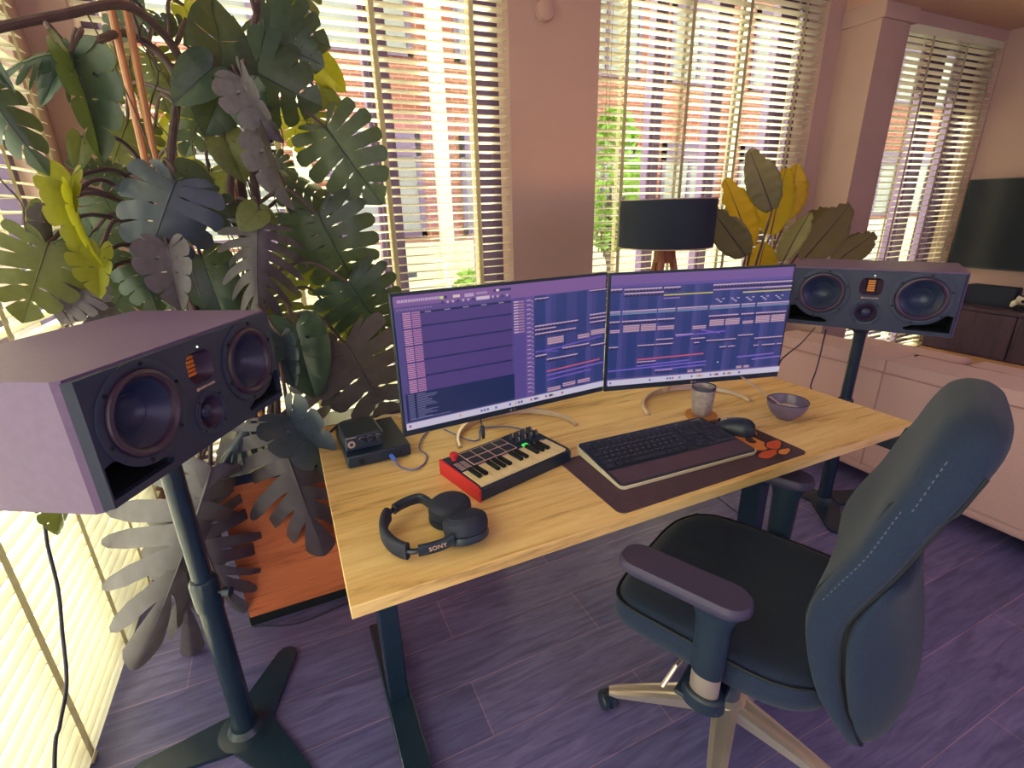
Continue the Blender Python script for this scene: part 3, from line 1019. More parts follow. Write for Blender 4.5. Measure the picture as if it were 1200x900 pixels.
# ------------------------------------------------------------------ office chair
CO = Vector((.888, .632, 0))
chair = thing('office_chair', 'dark blue fabric office chair with armrests and polished five-star base', 'chair', CO, R(25))
def lerp_prof(tab, z):
    if z <= tab[0][0]: return tab[0][1]
    for (a, x), (b, y) in zip(tab[:-1], tab[1:]):
        if z <= b:
            t = (z - a) / (b - a)
            return x + (y - x) * t
    return tab[-1][1]
FRONT = [(.365, -.262), (.40, -.238), (.46, -.207), (.53, -.178), (.60, -.157), (.645, -.149), (.70, -.156), (.755, -.178), (.81, -.200), (.91, -.222), (.98, -.236), (1.03, -.255), (1.052, -.285)]
REAR = [(.365, -.285), (.40, -.272), (.46, -.250), (.55, -.228), (.63, -.218), (.67, -.225), (.78, -.268), (.90, -.305), (1.0, -.340), (1.03, -.335), (1.052, -.30)]
WID = [(.365, .150), (.39, .195), (.44, .215), (.55, .225), (.68, .222), (.80, .215), (.92, .200), (.98, .180), (1.02, .150), (1.04, .115), (1.052, .07)]
def backring(z, n=28, inset=0.0):
    yf, yr, w = lerp_prof(FRONT, z) - inset, lerp_prof(REAR, z) + inset, lerp_prof(WID, z) - inset
    yc, hd = (yf + yr) / 2, max(.006, (yf - yr) / 2)
    out = []
    for k in range(n):
        a = 2 * PI * k / n
        c, s = math.cos(a), math.sin(a)
        x = w * math.copysign(abs(c) ** .45, c)
        y = hd * math.copysign(abs(s) ** .6, s)
        # wrap: wings come forward, centre slightly hollow
        fwd = .022 * (abs(x) / .22) ** 2 * (1 if .45 < z < .9 else .4)
        out.append((x, yc + y + (fwd if s > 0 else fwd * .5), z))
    return out
zs = [.365, .375, .39, .41, .44, .48, .52, .56, .60, .64, .68, .72, .76, .80, .84, .88, .92, .96, .99, 1.015, 1.03, 1.042, 1.050]
bk_ = obj('backrest', loft(B(), [backring(z) for z in zs]) and None or (lambda b: (loft(b, [backring(z) for z in zs]), b)[1])(B()), M['fabric'], chair, subsurf=1)
# rear lower cover
SREAR = [(.372, -.290), (.40, -.317), (.49, -.330), (.56, -.322), (.64, -.303), (.70, -.290), (.76, -.282)]
def shellring(z, n=20):
    yr = lerp_prof(SREAR, z)
    yf = lerp_prof(REAR, z) + .02
    w = lerp_prof(WID, z) - .012
    pts = []
    for k in range(n):
        a = PI + PI * k / (n - 1)
        c, s = math.cos(a), math.sin(a)
        pts.append((w * math.copysign(abs(c) ** .7, c), yf + (yf - yr) * s * 1.0 if True else 0, z))
    return pts
b = B()
loft(b, [shellring(z) for z in (.372, .385, .40, .44, .49, .54, .58, .62, .66, .70, .74, .765)])
obj('back_cover', b, M['fabric'], bk_, subsurf=1)
def side_line(s, off, z0, z1, n, tab):
    pts = []
    for k in range(n + 1):
        z = z0 + (z1 - z0) * k / n
        pts.append(Vector((s * (lerp_prof(WID, z) + off), lerp_prof(tab, z), z)))
    return pts
b = B()
for s in (-1, 1):
    wl = []
    for k in range(41):
        z = .39 + .58 * k / 40
        r_ = backring(z, 360)
        p_ = Vector(r_[(180 + 33) if s < 0 else (360 - 33)])
        wl.append(Vector((p_.x * .992, p_.y, z)))
    tube(b, wl, .0042, 6)
    wl = []
    for k in range(41):
        z = .42 + .54 * k / 40
        r_ = backring(z, 360)
        p_ = Vector(r_[(180 - 40) if s < 0 else 40])
        wl.append(Vector((p_.x * .985, p_.y - .003, z)))
    tube(b, wl, .0030, 6)
obj('welt', b, M['pipe'], bk_)
for s in (-1, 1):
    b = B()
    pts = []
    for k in range(61):
        z = .70 + .29 * k / 60
        p_ = Vector(backring(z, 360)[172 if s < 0 else 8])
        pts.append(Vector((p_.x * .997, p_.y, z)))
    for k in range(0, 60, 2):
        tube(b, [pts[k], pts[k + 1]], .0012, 4)
    obj('stitching', b, M['stitch'], bk_)

# seat
def seatring(t):
    """t from 0 bottom to 1 top"""
    prof = [(0, .82, .405), (.12, .93, .412), (.3, .985, .430), (.55, 1.0, .452), (.8, .975, .478), (.93, .90, .490), (1.0, .80, .494)]
    for (a, s0, z0), (bb, s1, z1) in zip(prof[:-1], prof[1:]):
        if t <= bb:
            u = (t - a) / (bb - a)
            sc_, z = s0 + (s1 - s0) * u, z0 + (z1 - z0) * u
            break
    out = []
    n = 40
    for k in range(n):
        a = 2 * PI * k / n
        c, s = math.cos(a), math.sin(a)
        x = .250 * sc_ * math.copysign(abs(c) ** .42, c)
        y = .02 + .245 * (1 - (1 - sc_) * 1.0) * math.copysign(abs(s) ** .5, s)
        zz = z
        v = (y - .02) / .245
        if v > .35:
            zz -= .030 * ((v - .35) / .65) ** 2
            zz += 0
        if v < -.5:
            zz += .012 * ((-v - .5) / .5)
        zz += .010 * (abs(x) / .25) ** 3 * (t > .7)
        out.append((x, y, zz))
    return out
b = B()
V = loft(b, [seatring(t) for t in (0, .05, .12, .3, .45, .55, .68, .8, .88, .93, .97, 1.0)], caps=False)
b.faces.new(list(reversed(V[0])))
# gently dished top, as rings closing inward
top = seatring(1.0)
cx = Vector((0, .02, .488))
rings = [V[-1]]
for f_ in (.8, .6, .4, .2):
    rr = [b.verts.new(cx.lerp(Vector(p), f_) + Vector((0, 0, 0))) for p in top]
    for v_, p in zip(rr, top):
        v_.co.z = p[2] * f_ + (.488) * (1 - f_)
    rings.append(rr)
for a_, c_ in zip(rings[:-1], rings[1:]):
    for i in range(len(a_)):
        j = (i + 1) % len(a_)
        b.faces.new((a_[i], a_[j], c_[j], c_[i]))
b.faces.new(rings[-1])
st = obj('seat', b, M['fabric'], chair, subsurf=1)
b = B()
tube(b, [Vector(p) * 1.0 for p in [(x * 1.004, (y - .02) * 1.004 + .02, z) for x, y, z in seatring(.8)] + [seatring(.8)[0]]], .0035, 6)
obj('seat_welt', b, M['pipe'], st)
b = B()
box(b, -.11, .11, -.12, .13, .365, .408)
box(b, -.30, .30, -.045, .045, .392, .402)
box(b, -.035, .035, -.30, -.08, .375, .395)
obj('mechanism', b, M['black'], chair, bevel=.004)
b = B()
box(b, -.035, .035, -.302, -.268, .378, .52)
obj('back_upright', b, M['black'], chair, bevel=.004)
b = B()
lathe(b, [(0, .10), (.030, .10), (.030, .24), (.020, .242), (.020, .37), (0, .37)], 24)
obj('gas_lift', b, M['black'], chair, smooth=True)
lv = B()
tube(lv, [(-.10, .05, .385), (-.22, .07, .375), (-.25, .085, .33)], [.005, .005, .006], 8)
obj('lever', lv, M['steel'], chair, smooth=True)
for s in (-1, 1):
    b = B()
    pz = rrect(.082, .262, .038, 7, s * .272, .062)
    loft(b, [[(x, y, .640) for x, y in [((px - s * .272) * .86 + s * .272, (py - .062) * .93 + .062) for px, py in pz]],
             [(x, y, .650) for x, y in pz], [(x, y, .660) for x, y in pz],
             [(x, y, .668) for x, y in [((px - s * .272) * .90 + s * .272, (py - .062) * .96 + .062) for px, py in pz]]])
    ar = obj('armrest', b, M['armpad'], chair, smooth=True, sharp=50)
    b = B()
    rings = []
    for z, wx, wy in ((.47, .020, .030), (.52, .022, .032), (.60, .024, .034), (.625, .026, .042), (.641, .030, .052)):
        rings.append([(s * .278 + wx * math.cos(2 * PI * k / 24), -.008 + wy * math.sin(2 * PI * k / 24), z) for k in range(24)])
    loft(b, rings)
    obj('arm_post', b, M['black'], ar, smooth=True)
    b = B()
    rings = []
    for z, wx, wy in ((.415, .019, .029), (.50, .019, .029)):
        rings.append([(s * .278 + wx * math.cos(2 * PI * k / 24), -.008 + wy * math.sin(2 * PI * k / 24), z) for k in range(24)])
    loft(b, rings)
    tag(obj('arm_tube', b, M['steel'], ar, smooth=True), 'silver metal inner tube')
    b = B()
    rings = []
    for z, wx, wy in ((.388, .028, .038), (.392, .032, .044), (.418, .030, .042), (.422, .026, .036)):
        rings.append([(s * .278 + wx * math.cos(2 * PI * k / 24), -.008 + wy * math.sin(2 * PI * k / 24), z) for k in range(24)])
    loft(b, rings)
    obj('arm_bracket', b, M['black'], ar, smooth=True)
base = obj('base_hub', lathe(B(), [(0, .085), (.045, .085), (.05, .10), (.046, .125), (.034, .132), (0, .132)], 28), M['chrome'], chair, smooth=True)
for k in range(5):
    m = Matrix.Rotation(R(1 - 25 + 72 * k), 4, 'Z')
    b = B()
    rings = []
    for r_, hw, z0, z1 in ((.03, .030, .088, .128), (.10, .027, .086, .120), (.20, .021, .078, .104), (.285, .017, .072, .088), (.305, .012, .073, .085)):
        rings.append([m @ Vector(p) for p in ((r_, -hw, z0), (r_, hw, z0), (r_, hw, z1 - .004), (r_, hw * .55, z1), (r_, hw * .2, z1 - .003), (r_, -hw * .2, z1 - .003), (r_, -hw * .55, z1), (r_, -hw, z1 - .004))])
    loft(b, rings)
    lg = obj('leg', b, M['chrome'], base, smooth=True, sharp=30)
    b = B()
    cst = m @ Matrix.Translation((.300, 0, 0)) @ Matrix.Rotation(R(35 + 40 * k), 4, 'Z')
    wm = cst @ Matrix.Translation((-.014, 0, .027)) @ Matrix.Rotation(PI / 2, 4, 'X')
    for sgn in (-1, 1):
        lathe(b, [(0, .003 * sgn), (.025, .003 * sgn), (.0268, .006 * sgn), (.0268, .016 * sgn), (.022, .022 * sgn), (.008, .023 * sgn), (0, .022 * sgn)], 22, wm)
    lathe(b, [(0, .03), (.009, .03), (.009, .075), (0, .075)], 12, cst)
    prism(b, [(-.040, .035), (-.03, .05), (-.012, .060), (.008, .058), (.01, .05), (-.012, .045), (-.028, .030)], -.018, .018, cst @ Matrix.Rotation(PI / 2, 4, 'X'))
    obj('caster', b, M['black'], base, smooth=True)

# ------------------------------------------------------------------ things on the desk
# desk mat
dm = thing('desk_mat', 'long dark desk mat with an orange print at its right end, under the keyboard', 'desk mat', (.868, .850, DZ), R(.5))
obj('pad', (lambda b: (prism(b, rrect(.600, .262, .018, 5), .0003, .0033), b)[1])(B()), M['matpad'], dm)
pr = B()
rnd = random.Random(12)
def leafshape(cx, cy, L_, W_, a, mi, z=.0034):
    vs = []
    for k in range(16):
        t = 2 * PI * k / 16
        x, y = L_ * math.cos(t), W_ * math.sin(t) * (1 - .35 * math.cos(t)) * (1 + .10 * math.sin(5 * t))
        vs.append(pr.verts.new((cx + x * math.cos(a) - y * math.sin(a), cy + x * math.sin(a) + y * math.cos(a), z)))
    pr.faces.new(vs).material_index = mi
leafshape(.226, .0, .070, .124, .02, 2, .00335)
zz_ = .0034
for cx_, cy_, L0, W0, a_, mi_ in ((.190, .050, .050, .022, .4, 1), (.222, -.010, .062, .030, 1.35, 0), (.256, .035, .036, .026, 1.9, 0), (.262, -.060, .032, .016, .35, 1),
                                  (.205, -.090, .040, .014, .1, 1), (.215, .088, .046, .014, -.5, 1), (.268, .088, .022, .012, 1.2, 0), (.180, -.005, .024, .014, .9, 0), (.250, -.100, .024, .010, .2, 0)):
    leafshape(cx_, cy_, L0 + .005, W0 + .005, a_, 2, zz_)
    leafshape(cx_, cy_, L0, W0, a_, mi_, zz_ + .00006)
    zz_ += .00012
leafshape(.226, -.012, .022, .012, 1.1, 2, zz_)
leafshape(.258, .040, .010, .005, .6, 2, zz_)
obj('print', pr, [M['leaforange'], M['leafred'], M['printdark']], dm)

# keyboard
kb = thing('keyboard', 'black wireless keyboard with white rim and wide palm rest on the desk mat', 'keyboard', (.8375, .885, DZ + .0036), R(-2.0))
W_, D_ = .425, .212
b = B()
ol = rrect(W_, D_, .014, 5)
def zt(y): return .010 + .014 * (y + D_ / 2) / D_
loft(b, [[(x, y, .0006) for x, y in [(px * .985, py * .98) for px, py in ol]], [(x, y, zt(y) - .001) for x, y in ol]])
obj('rim', b, M['whiterim'], kb, smooth=True)
b = B()
ol2 = rrect(W_ - .007, D_ - .007, .012, 5)
loft(b, [[(x, y, zt(y) - .0012) for x, y in ol2], [(x, y, zt(y) + .0014) for x, y in ol2]])
obj('body', b, M['black'], kb)
b = B()
box(b, -W_ / 2 + .010, W_ / 2 - .010, -D_ / 2 + .008, -D_ / 2 + .066, 0, .001)
for v in b.verts: v.co.z += zt(v.co.y) + .0014
obj('palm_rest', b, M['palm'], kb)
b = B()
keys_y0 = -D_ / 2 + .073
for r_ in range(6):
    y = keys_y0 + .0185 * r_
    x = -W_ / 2 + .012
    lay = [[.026, .020, .020, .100, .020, .020, .020, .024], [.040] + [.0178] * 10 + [.046], [.032] + [.0178] * 11 + [.034], [.026] + [.0178] * 12 + [.026], [.0178] * 13 + [.036], [.017] * 15][r_]
    tot = sum(lay)
    scl = .274 / tot
    def keybox(x0, x1, y0, y1):
        z = zt((y0 + y1) / 2) + .0014
        a_ = [(x0, y0, z), (x1, y0, z), (x1, y1, z + .001), (x0, y1, z + .001)]
        c_ = [(x0 + .002, y0 + .002, z + .0042), (x1 - .002, y0 + .002, z + .0042), (x1 - .002, y1 - .0015, z + .0052), (x0 + .002, y1 - .0015, z + .0052)]
        loft(b, [a_, c_])
        return ((x0 + x1) / 2 - .003, y1 - .006, z + .0052)
    for kx in lay:
        keybox(x + .0008, x + kx * scl - .0008, y, y + .0170)
        x += kx * scl
    x += .008
    if r_ in (0, 4, 5):
        for k in range(3):
            keybox(x + .0165 * k, x + .0165 * k + .015, y, y + .017)
    elif r_ == 1:
        keybox(x + .0165, x + .0315, y, y + .017)
    else:
        for k in range(3):
            keybox(x + .0165 * k, x + .0165 * k + .015, y, y + .017)
    x += .056
    for k in range(4):
        keybox(x + .0160 * k, x + .0160 * k + .0148, y, y + .017)
obj('keys', b, M['key'], kb)
b = B()
for r_ in range(1, 5):
    for k in range(13):
        x = -W_ / 2 + .030 + .0183 * k + .004 * r_
        y = keys_y0 + .0185 * r_ + .008
        z = zt(y) + .0014 + .0052
        box(b, x, x + .0032, y, y + .004, z, z + .0002)
for k in range(10):
    y = D_ / 2 - .016
    x = -W_ / 2 + .03 + .032 * k
    box(b, x, x + .004, y, y + .003, zt(y) + .0014, zt(y) + .0017)
obj('key_legends', b, M['keymark'], kb)
y = D_ / 2 - .0145
textmesh('Microsoft', .0085, M['keymark'], kb, Matrix.Translation((W_ / 2 - .035, y, zt(y) + .0018)) @ Matrix.Rotation(.066, 4, 'X'))

# mouse
ms = thing('computer_mouse', 'black computer mouse on the desk mat, right of the keyboard', 'mouse', (1.106, .902, DZ + .0035), R(24))
b = B()
rings = []
for k in range(13):
    u = -1 + 2 * k / 12
    y = u * .056
    wv = .034 * (1 - abs(u) ** 3.2) ** .5 + .0015
    hv = (.036 - .012 * u - .010 * u * u) * (1 - abs(u) ** 4) ** .5 + .002
    rings.append([(wv * math.copysign(abs(math.cos(a)) ** .7, math.cos(a)), y, .0004 + hv * max(0, math.sin(a)) ** .8) for a in [PI * j / 14 for j in range(15)]])
loft(b, rings)
obj('shell', b, M['black'], ms, smooth=True, sharp=70)
b = B()
lathe(b, [(0, -.0035), (.009, -.0035), (.010, -.002), (.010, .002), (.009, .0035), (0, .0035)], 18, Matrix.Translation((0, .033, .0225)) @ Matrix.Rotation(PI / 2, 4, 'Y'))
obj('scroll_wheel', b, M['steel'], ms, smooth=True)
b = B()
box(b, -.0008, .0008, .012, .05, .016, .0265, mtx=None)
obj('button_gap', b, M['deep'], ms)

# coaster, cup, bowl, spoon
cp = (1.103, 1.030)
o = obj('coaster', lathe(B(), [(0, .0003), (.046, .0003), (.0475, .003), (.0475, .007), (.046, .009), (0, .009)], 40), M['cork'], None, smooth=True)
o.location = (cp[0], cp[1], DZ)
tag(o, 'round cork coaster under the stoneware cup', 'coaster')
cup = thing('cup', 'speckled stoneware cup with dark rim on a round coaster', 'cup', (cp[0], cp[1], DZ + .0093))
obj('body', lathe(B(), [(0, 0), (.0255, 0), (.028, .003), (.0325, .05), (.0345, .088), (.0335, .091), (.0315, .088), (.029, .05), (.024, .008), (0, .007)], 40), M['ceramic'], cup, smooth=True)
tag(obj('rim', lathe(B(), [(.0343, .082), (.0350, .0875), (.0343, .0922), (.0325, .0922), (.0312, .082)], 40), M['ceramicdark'], cup, smooth=True), 'dark blue glazed rim')
obj('drink', lathe(B(), [(0, .070), (.0300, .070), (.0300, .0715), (0, .0715)], 32), M['surround'], cup)
bx_, by_ = 1.318, .905
bowl = thing('bowl', 'mauve glazed bowl with a milky leftover near the back of the desk', 'bowl', (bx_, by_, DZ))
obj('body', lathe(B(), [(0, .0004), (.026, .0004), (.028, .004), (.044, .018), (.055, .040), (.0575, .056), (.0565, .0575), (.0545, .056), (.051, .040), (.040, .021), (.024, .010), (0, .009)], 44), M['bowlglaze'], bowl, smooth=True)
obj('rim', lathe(B(), [(.0565, .053), (.0580, .0565), (.0568, .0583), (.0548, .0573), (.0542, .053)], 44), M['ceramicdark'], bowl, smooth=True)
obj('contents', lathe(B(), [(0, .0285), (.042, .0285), (.044, .030), (0, .0308)], 32), M['milk'], bowl, smooth=True)
sp = thing('spoon', 'metal spoon standing in the bowl', 'spoon', (bx_, by_, DZ + .031))
h0, h1 = Vector((-.012, .004, .008)), Vector((-.022, .160, .058))
b = B()
pts = [h0.lerp(h1, k / 10) for k in range(11)]
rings = []
side = (h1 - h0).cross(Vector((0, 0, 1))).normalized()
up = side.cross(h1 - h0).normalized()
for k, p in enumerate(pts):
    wv = .0035 + .002 * (k / 10)
    rings.append([p + side * wv - up * .0008, p - side * wv - up * .0008, p - side * wv + up * .0008, p + side * wv + up * .0008])
loft(b, rings)
obj('handle', b, M['steel'], sp, bevel=.0006)
b = B()
rings = []
dn = (h0 - h1).normalized()
for k in range(9):
    u = k / 8
    wv = .014 * math.sin(PI * min(1, .12 + .88 * u)) ** .6 + .001
    p = h0 + Vector((0, -.04 * u, -.004 * math.sin(PI * u)))
    rings.append([p + Vector((-wv, 0, .001)), p + Vector((0, 0, -.004 * math.sin(PI * u))), p + Vector((wv, 0, .001)), p + Vector((0, 0, -.004 * math.sin(PI * u) + .0012))])
loft(b, rings)
obj('spoon_bowl', b, M['steel'], sp, smooth=True)

# midi keyboard
ma = R(14.2)
p = Vector((.435, 1.012))
mk = thing('midi_keyboard', 'small red and black MIDI keyboard with pads, in front of the left monitor', 'MIDI keyboard', (p.x, p.y, DZ), ma)
KW, KD = .284, .168
b = B()
prof = [(-KD / 2, .0005), (KD / 2, .0005), (KD / 2, .040), (-KD / 2 + .012, .036), (-KD / 2, .030)]
yzx = Matrix(((0, 0, 1, 0), (1, 0, 0, 0), (0, 1, 0, 0), (0, 0, 0, 1)))
prism(b, prof, -KW / 2 + .004, KW / 2 - .004, yzx)
body = obj('body', b, M['black'], mk, bevel=.0015)
pr2 = [(-KD / 2 - .002, .0005), (KD / 2 + .002, .0005), (KD / 2 + .002, .041), (-KD / 2 + .010, .037), (-KD / 2 - .002, .031)]
for s, m_ in ((-1, M['red']), (1, M['black'])):
    x0 = s * (KW / 2 - .004)
    b = B()
    prism(b, pr2, min(x0, x0 + s * .006), max(x0, x0 + s * .006), yzx)
    o = obj('end_cheek', b, m_, mk, bevel=.001)
    if s < 0: tag(o, 'bright red end cheek')
def zk(y): return .036 + .004 * (y + KD / 2 - .012) / (KD - .012)
nw = 15
kw_ = (KW - .018) / nw
wk = B()
for k in range(nw):
    x0 = -KW / 2 + .009 + kw_ * k
    y0, y1 = -KD / 2 + .006, -KD / 2 + .080
    box(wk, x0 + .0004, x0 + kw_ - .0004, y0, y1, .030, .0395)
obj('white_keys', wk, M['cream'], mk, bevel=.0006)
bk2 = B()
pat = [1, 1, 0, 1, 1, 1, 0]
for k in range(nw - 1):
    if pat[k % 7]:
        x0 = -KW / 2 + .009 + kw_ * (k + 1)
        y0, y1 = -KD / 2 + .032, -KD / 2 + .080
        box(bk2, x0 - .0048, x0 + .0048, y0, y1, .0390, .0465)
obj('black_keys', bk2, M['deep'], mk, bevel=.001)
for r_ in range(2):
    for k in range(4):
        b = B()
        x0, y0 = -KW / 2 + .052 + .0335 * k, -KD / 2 + .094 + .0345 * r_
        box(b, x0, x0 + .029, y0, y0 + .029, .0370, .0420)
        pd = obj('pad', b, M['pad'], mk, bevel=.002)
        b = B()
        for (a0, a1, c0, c1) in ((-.0025, .0315, -.0025, -.0010), (-.0025, .0315, .0300, .0315), (-.0025, -.0010, -.001, .030), (.0300, .0315, -.001, .030)):
            box(b, x0 + a0, x0 + a1, y0 + c0, y0 + c1, .0375, .0408)
        obj('pad_outline', b, M['padline'], pd)
for r_ in range(2):
    for k in range(4):
        b = B()
        x0, y0 = KW / 2 - .080 + .0215 * k, -KD / 2 + .112 + .026 * r_
        lathe(b, [(0, .037), (.0075, .037), (.0075, .041), (.0055, .043), (.0050, .055), (.0042, .0565), (0, .0565)], 18, Matrix.Translation((x0, y0, 0)))
        kn = obj('knob', b, M['black'], mk, smooth=True)
        b = B()
        box(b, x0 - .0006, x0 + .0006, y0 - .0056, y0 - .001, .047, .0570)
        obj('knob_pointer', b, M['logo'], kn)
b = B()
lathe(b, [(0, .037), (.006, .037), (.005, .048), (.011, .050), (.011, .056), (.008, .059), (0, .0595)], 20, Matrix.Translation((-KW / 2 + .026, KD / 2 - .024, 0)))
tag(obj('joystick', b, M['red'], mk, smooth=True), 'red thumb joystick')
b = B()
for r_ in range(4):
    for k in range(2):
        box(b, -KW / 2 + .012 + .017 * k, -KW / 2 + .025 + .017 * k, -KD / 2 + .088 + .010 * r_, -KD / 2 + .0945 + .010 * r_, .038, .0412)
obj('small_buttons', b, M['keymark'], mk, bevel=.0006)
tag(obj('lit_button', box(B(), KW / 2 - .082, KW / 2 - .066, -KD / 2 + .086, -KD / 2 + .0955, .038, .0425), M['green'], mk, bevel=.001), 'glowing green button')
b = B()
box(b, -KW / 2 + .05, KW / 2 - .02, -KD / 2 + .0815, -KD / 2 + .0845, .0382, .0395)
obj('stripe', b, M['padline'], mk)

# headphones
hp = thing('headphones', 'black over-ear headphones lying folded on the desk, front left', 'headphones', (.19, .85, DZ))
c1, c2 = Vector((.047, .012, 0)), Vector((.056, -.072, 0))
for n_, (c, zoff, tx) in enumerate(((c1, .0, R(8)), (c2, .004, R(-12)))):
    mt = Matrix.Translation((c.x, c.y, zoff)) @ Matrix.Rotation(tx, 4, 'X')
    sx = Matrix.Scale(.86, 4, (0, 1, 0))
    b = B()
    lathe(b, [(0, .022), (.040, .022), (.0445, .026), (.0455, .036), (.0435, .047), (.037, .053), (.034, .054), (.033, .0555), (.026, .0575), (0, .058)], 40, mt @ sx)
    ec = obj('ear_cup', b, M['matte'], hp, smooth=True)
    b = B()
    lathe(b, [(.018, .006), (.034, .0035), (.044, .008), (.0455, .015), (.043, .022), (.030, .0235), (.018, .018)], 40, mt @ sx)
    obj('ear_cushion', b, M['black'], ec, smooth=True)
arc = []
pts = [(c1.x - .030, c1.y + .020, .032), (.012, .078, .031), (-.040, .082, .030), (-.075, .045, .028), (-.088, -.005, .027), (-.078, -.050, .026), (-.050, -.078, .026), (.0, -.083, .030), (c2.x - .030, c2.y - .012, .034)]
pts = [(c1.x - .030, c1.y + .026, .032), (.000, .074, .032), (-.042, .072, .030), (-.078, .045, .028), (-.092, .0, .026), (-.084, -.048, .025), (-.058, -.082, .025), (-.010, -.093, .028), (c2.x - .034, c2.y - .022, .034)]
sp_ = spline(pts, 7)
def band(seg, hh, ww):
    b = B()
    rings = []
    for i, p_ in enumerate(seg):
        t_ = (seg[min(i + 1, len(seg) - 1)] - seg[max(i - 1, 0)]).normalized()
        s_ = t_.cross(Vector((0, 0, 1))).normalized()
        rings.append([p_ + s_ * (ww * math.copysign(abs(math.cos(a)) ** .6, math.cos(a))) + Vector((0, 0, hh * math.copysign(abs(math.sin(a)) ** .7, math.sin(a)))) for a in [2 * PI * k / 14 for k in range(14)]])
    loft(b, rings)
    return b
n = len(sp_)
a0, a1 = int(n * .36), int(n * .73)
obj('headband', band(sp_[a0:a1 + 1], .018, .0085), M['matte'], hp, smooth=True, sharp=60)
obj('slider_arm', band(sp_[:a0 - 2], .012, .0060), M['black'], hp, smooth=True, sharp=60)
obj('slider_arm', band(sp_[a1 + 3:], .012, .0060), M['black'], hp, smooth=True, sharp=60)
obj('yoke_link', tube(B(), sp_[a0 - 4:a0 + 2], .0055, 8), M['blackmetal'], hp, smooth=True)
obj('yoke_link', tube(B(), sp_[a1 - 2:a1 + 6], .0055, 8), M['blackmetal'], hp, smooth=True)
# lettering on the lower arm, on the outer (viewer) side
i = a1 + int((n - a1) * .55)
pm = sp_[i]
tt = (sp_[i + 2] - sp_[i - 2]).normalized()
nrm = Vector((tt.y, -tt.x, 0)).normalized()
upv = nrm.cross(tt).normalized()
mm = Matrix((tt, upv, nrm)).transposed().to_4x4()
textmesh('SONY', .0125, M['logo'], hp, Matrix.Translation(pm + nrm * .0064 + Vector((0, 0, .002))) @ mm, spacing=1.05)

# dock and audio interface
dk = thing('docking_station', 'flat black dock box at the back left of the desk, under the audio interface', 'dock', (.149, 1.291, DZ), R(2))
obj('case', box(B(), -.082, .082, -.106, .106, .003, .036), M['black'], dk, bevel=.004)
b = B()
for x_, y_ in ((-.06, -.085), (.06, -.085), (-.06, .085), (.06, .085)):
    lathe(b, [(0, 0.0002), (.006, .0002), (.006, .004), (0, .004)], 12, Matrix.Translation((x_, y_, 0)))
obj('feet', b, M['deep'], dk)
b = B()
box(b, .022, .036, -.1066, -.1055, .012, .019)
box(b, -.055, -.040, -.1066, -.1055, .010, .024)
box(b, .050, .056, -.1066, -.1055, .018, .022)
obj('ports', b, M['deep'], dk)
obj('edge_strip', box(B(), .0816, .0826, -.10, .10, .030, .0345), M['steel'], dk)
ai = thing('audio_interface', 'small black audio interface with knobs on top of the dock', 'audio interface', (.118, 1.262, DZ + .0365), R(4))
obj('case', box(B(), -.048, .048, -.052, .052, .001, .044), M['black'], ai, bevel=.004)
for k in range(3):
    b = B()
    lathe(b, [(0, 0), (.008, 0), (.0078, .010), (.006, .012), (0, .012)], 20, Matrix.Translation((-.006 + .0205 * k, -.052, .027)) @ Matrix.Rotation(PI / 2, 4, 'X'))
    kn = obj('knob', b, M['matte'], ai, smooth=True)
    b = B()
    tube(b, [(-.006 + .0205 * k + .0086 * math.cos(a), -.0525, .027 + .0086 * math.sin(a)) for a in [R(20 + 10 * j) for j in range(15)]], .0007, 5)
    obj('knob_ring', b, M['keymark'], kn)
b = B()
lathe(b, [(.005, 0), (.0095, 0), (.0095, .003), (.005, .003)], 20, Matrix.Translation((-.034, -.052, .022)) @ Matrix.Rotation(PI / 2, 4, 'X'))
obj('jack_socket', b, M['keymark'], ai)
obj('side_strip', box(B(), .0476, .0484, -.05, .05, .036, .041), M['steel'], ai)
b = B()
box(b, -.045, -.02, -.0526, -.0518, .0385, .0405)
obj('panel_lettering', b, M['keymark'], ai)

# ------------------------------------------------------------------ cables
def cable(name, label, pts, r, m_, cat='cable', ends=None, n=8):
    t = thing(name, label, cat, pts[0])
    o0 = Vector(pts[0])
    obj('lead', tube(B(), [p_ - o0 for p_ in spline(pts, n)], r, 8), m_, t, smooth=True)
    for nm, a_, b_, r_, mm_ in ends or []:
        b2 = B()
        a_, b_ = Vector(a_) - o0, Vector(b_) - o0
        tube(b2, [a_, a_.lerp(b_, .05), a_.lerp(b_, .7), b_], [r_ * .8, r_, r_, r_ * .55], 10)
        obj(nm, b2, mm_, t, smooth=True)
    return t
z = DZ + .004
cable('usb_cable', 'blue cable curling from the dock port to behind the left monitor', [(.184, 1.168, z + .012), (.190, 1.140, z), (.215, 1.105, z), (.250, 1.120, z), (.270, 1.165, z), (.262, 1.21, z), (.285, 1.27, z), (.33, 1.33, z)], .0022, M['bluecable'],
      ends=[('plug', (.180, 1.184, z + .012), (.184, 1.158, z + .010), .0065, M['blueplug'])])
cable('usb_cable', 'blue cable looping from the MIDI keyboard back under the left monitor', [(.552, 1.115, DZ + .02), (.566, 1.14, DZ + .02), (.575, 1.18, z), (.53, 1.235, z), (.46, 1.25, z), (.43, 1.19, z), (.40, 1.20, z), (.36, 1.30, z)], .0022, M['bluecable'],
      ends=[('plug', (.545, 1.100, DZ + .02), (.556, 1.124, DZ + .02), .006, M['blueplug'])])
cable('plug_lead', 'black plug end hanging below the left monitor', [(.44, 1.215, .835), (.436, 1.19, .80), (.435, 1.172, .775)], .002, M['blackcable'],
      ends=[('plug', (.435, 1.175, .782), (.434, 1.166, .745), .006, M['black'])])
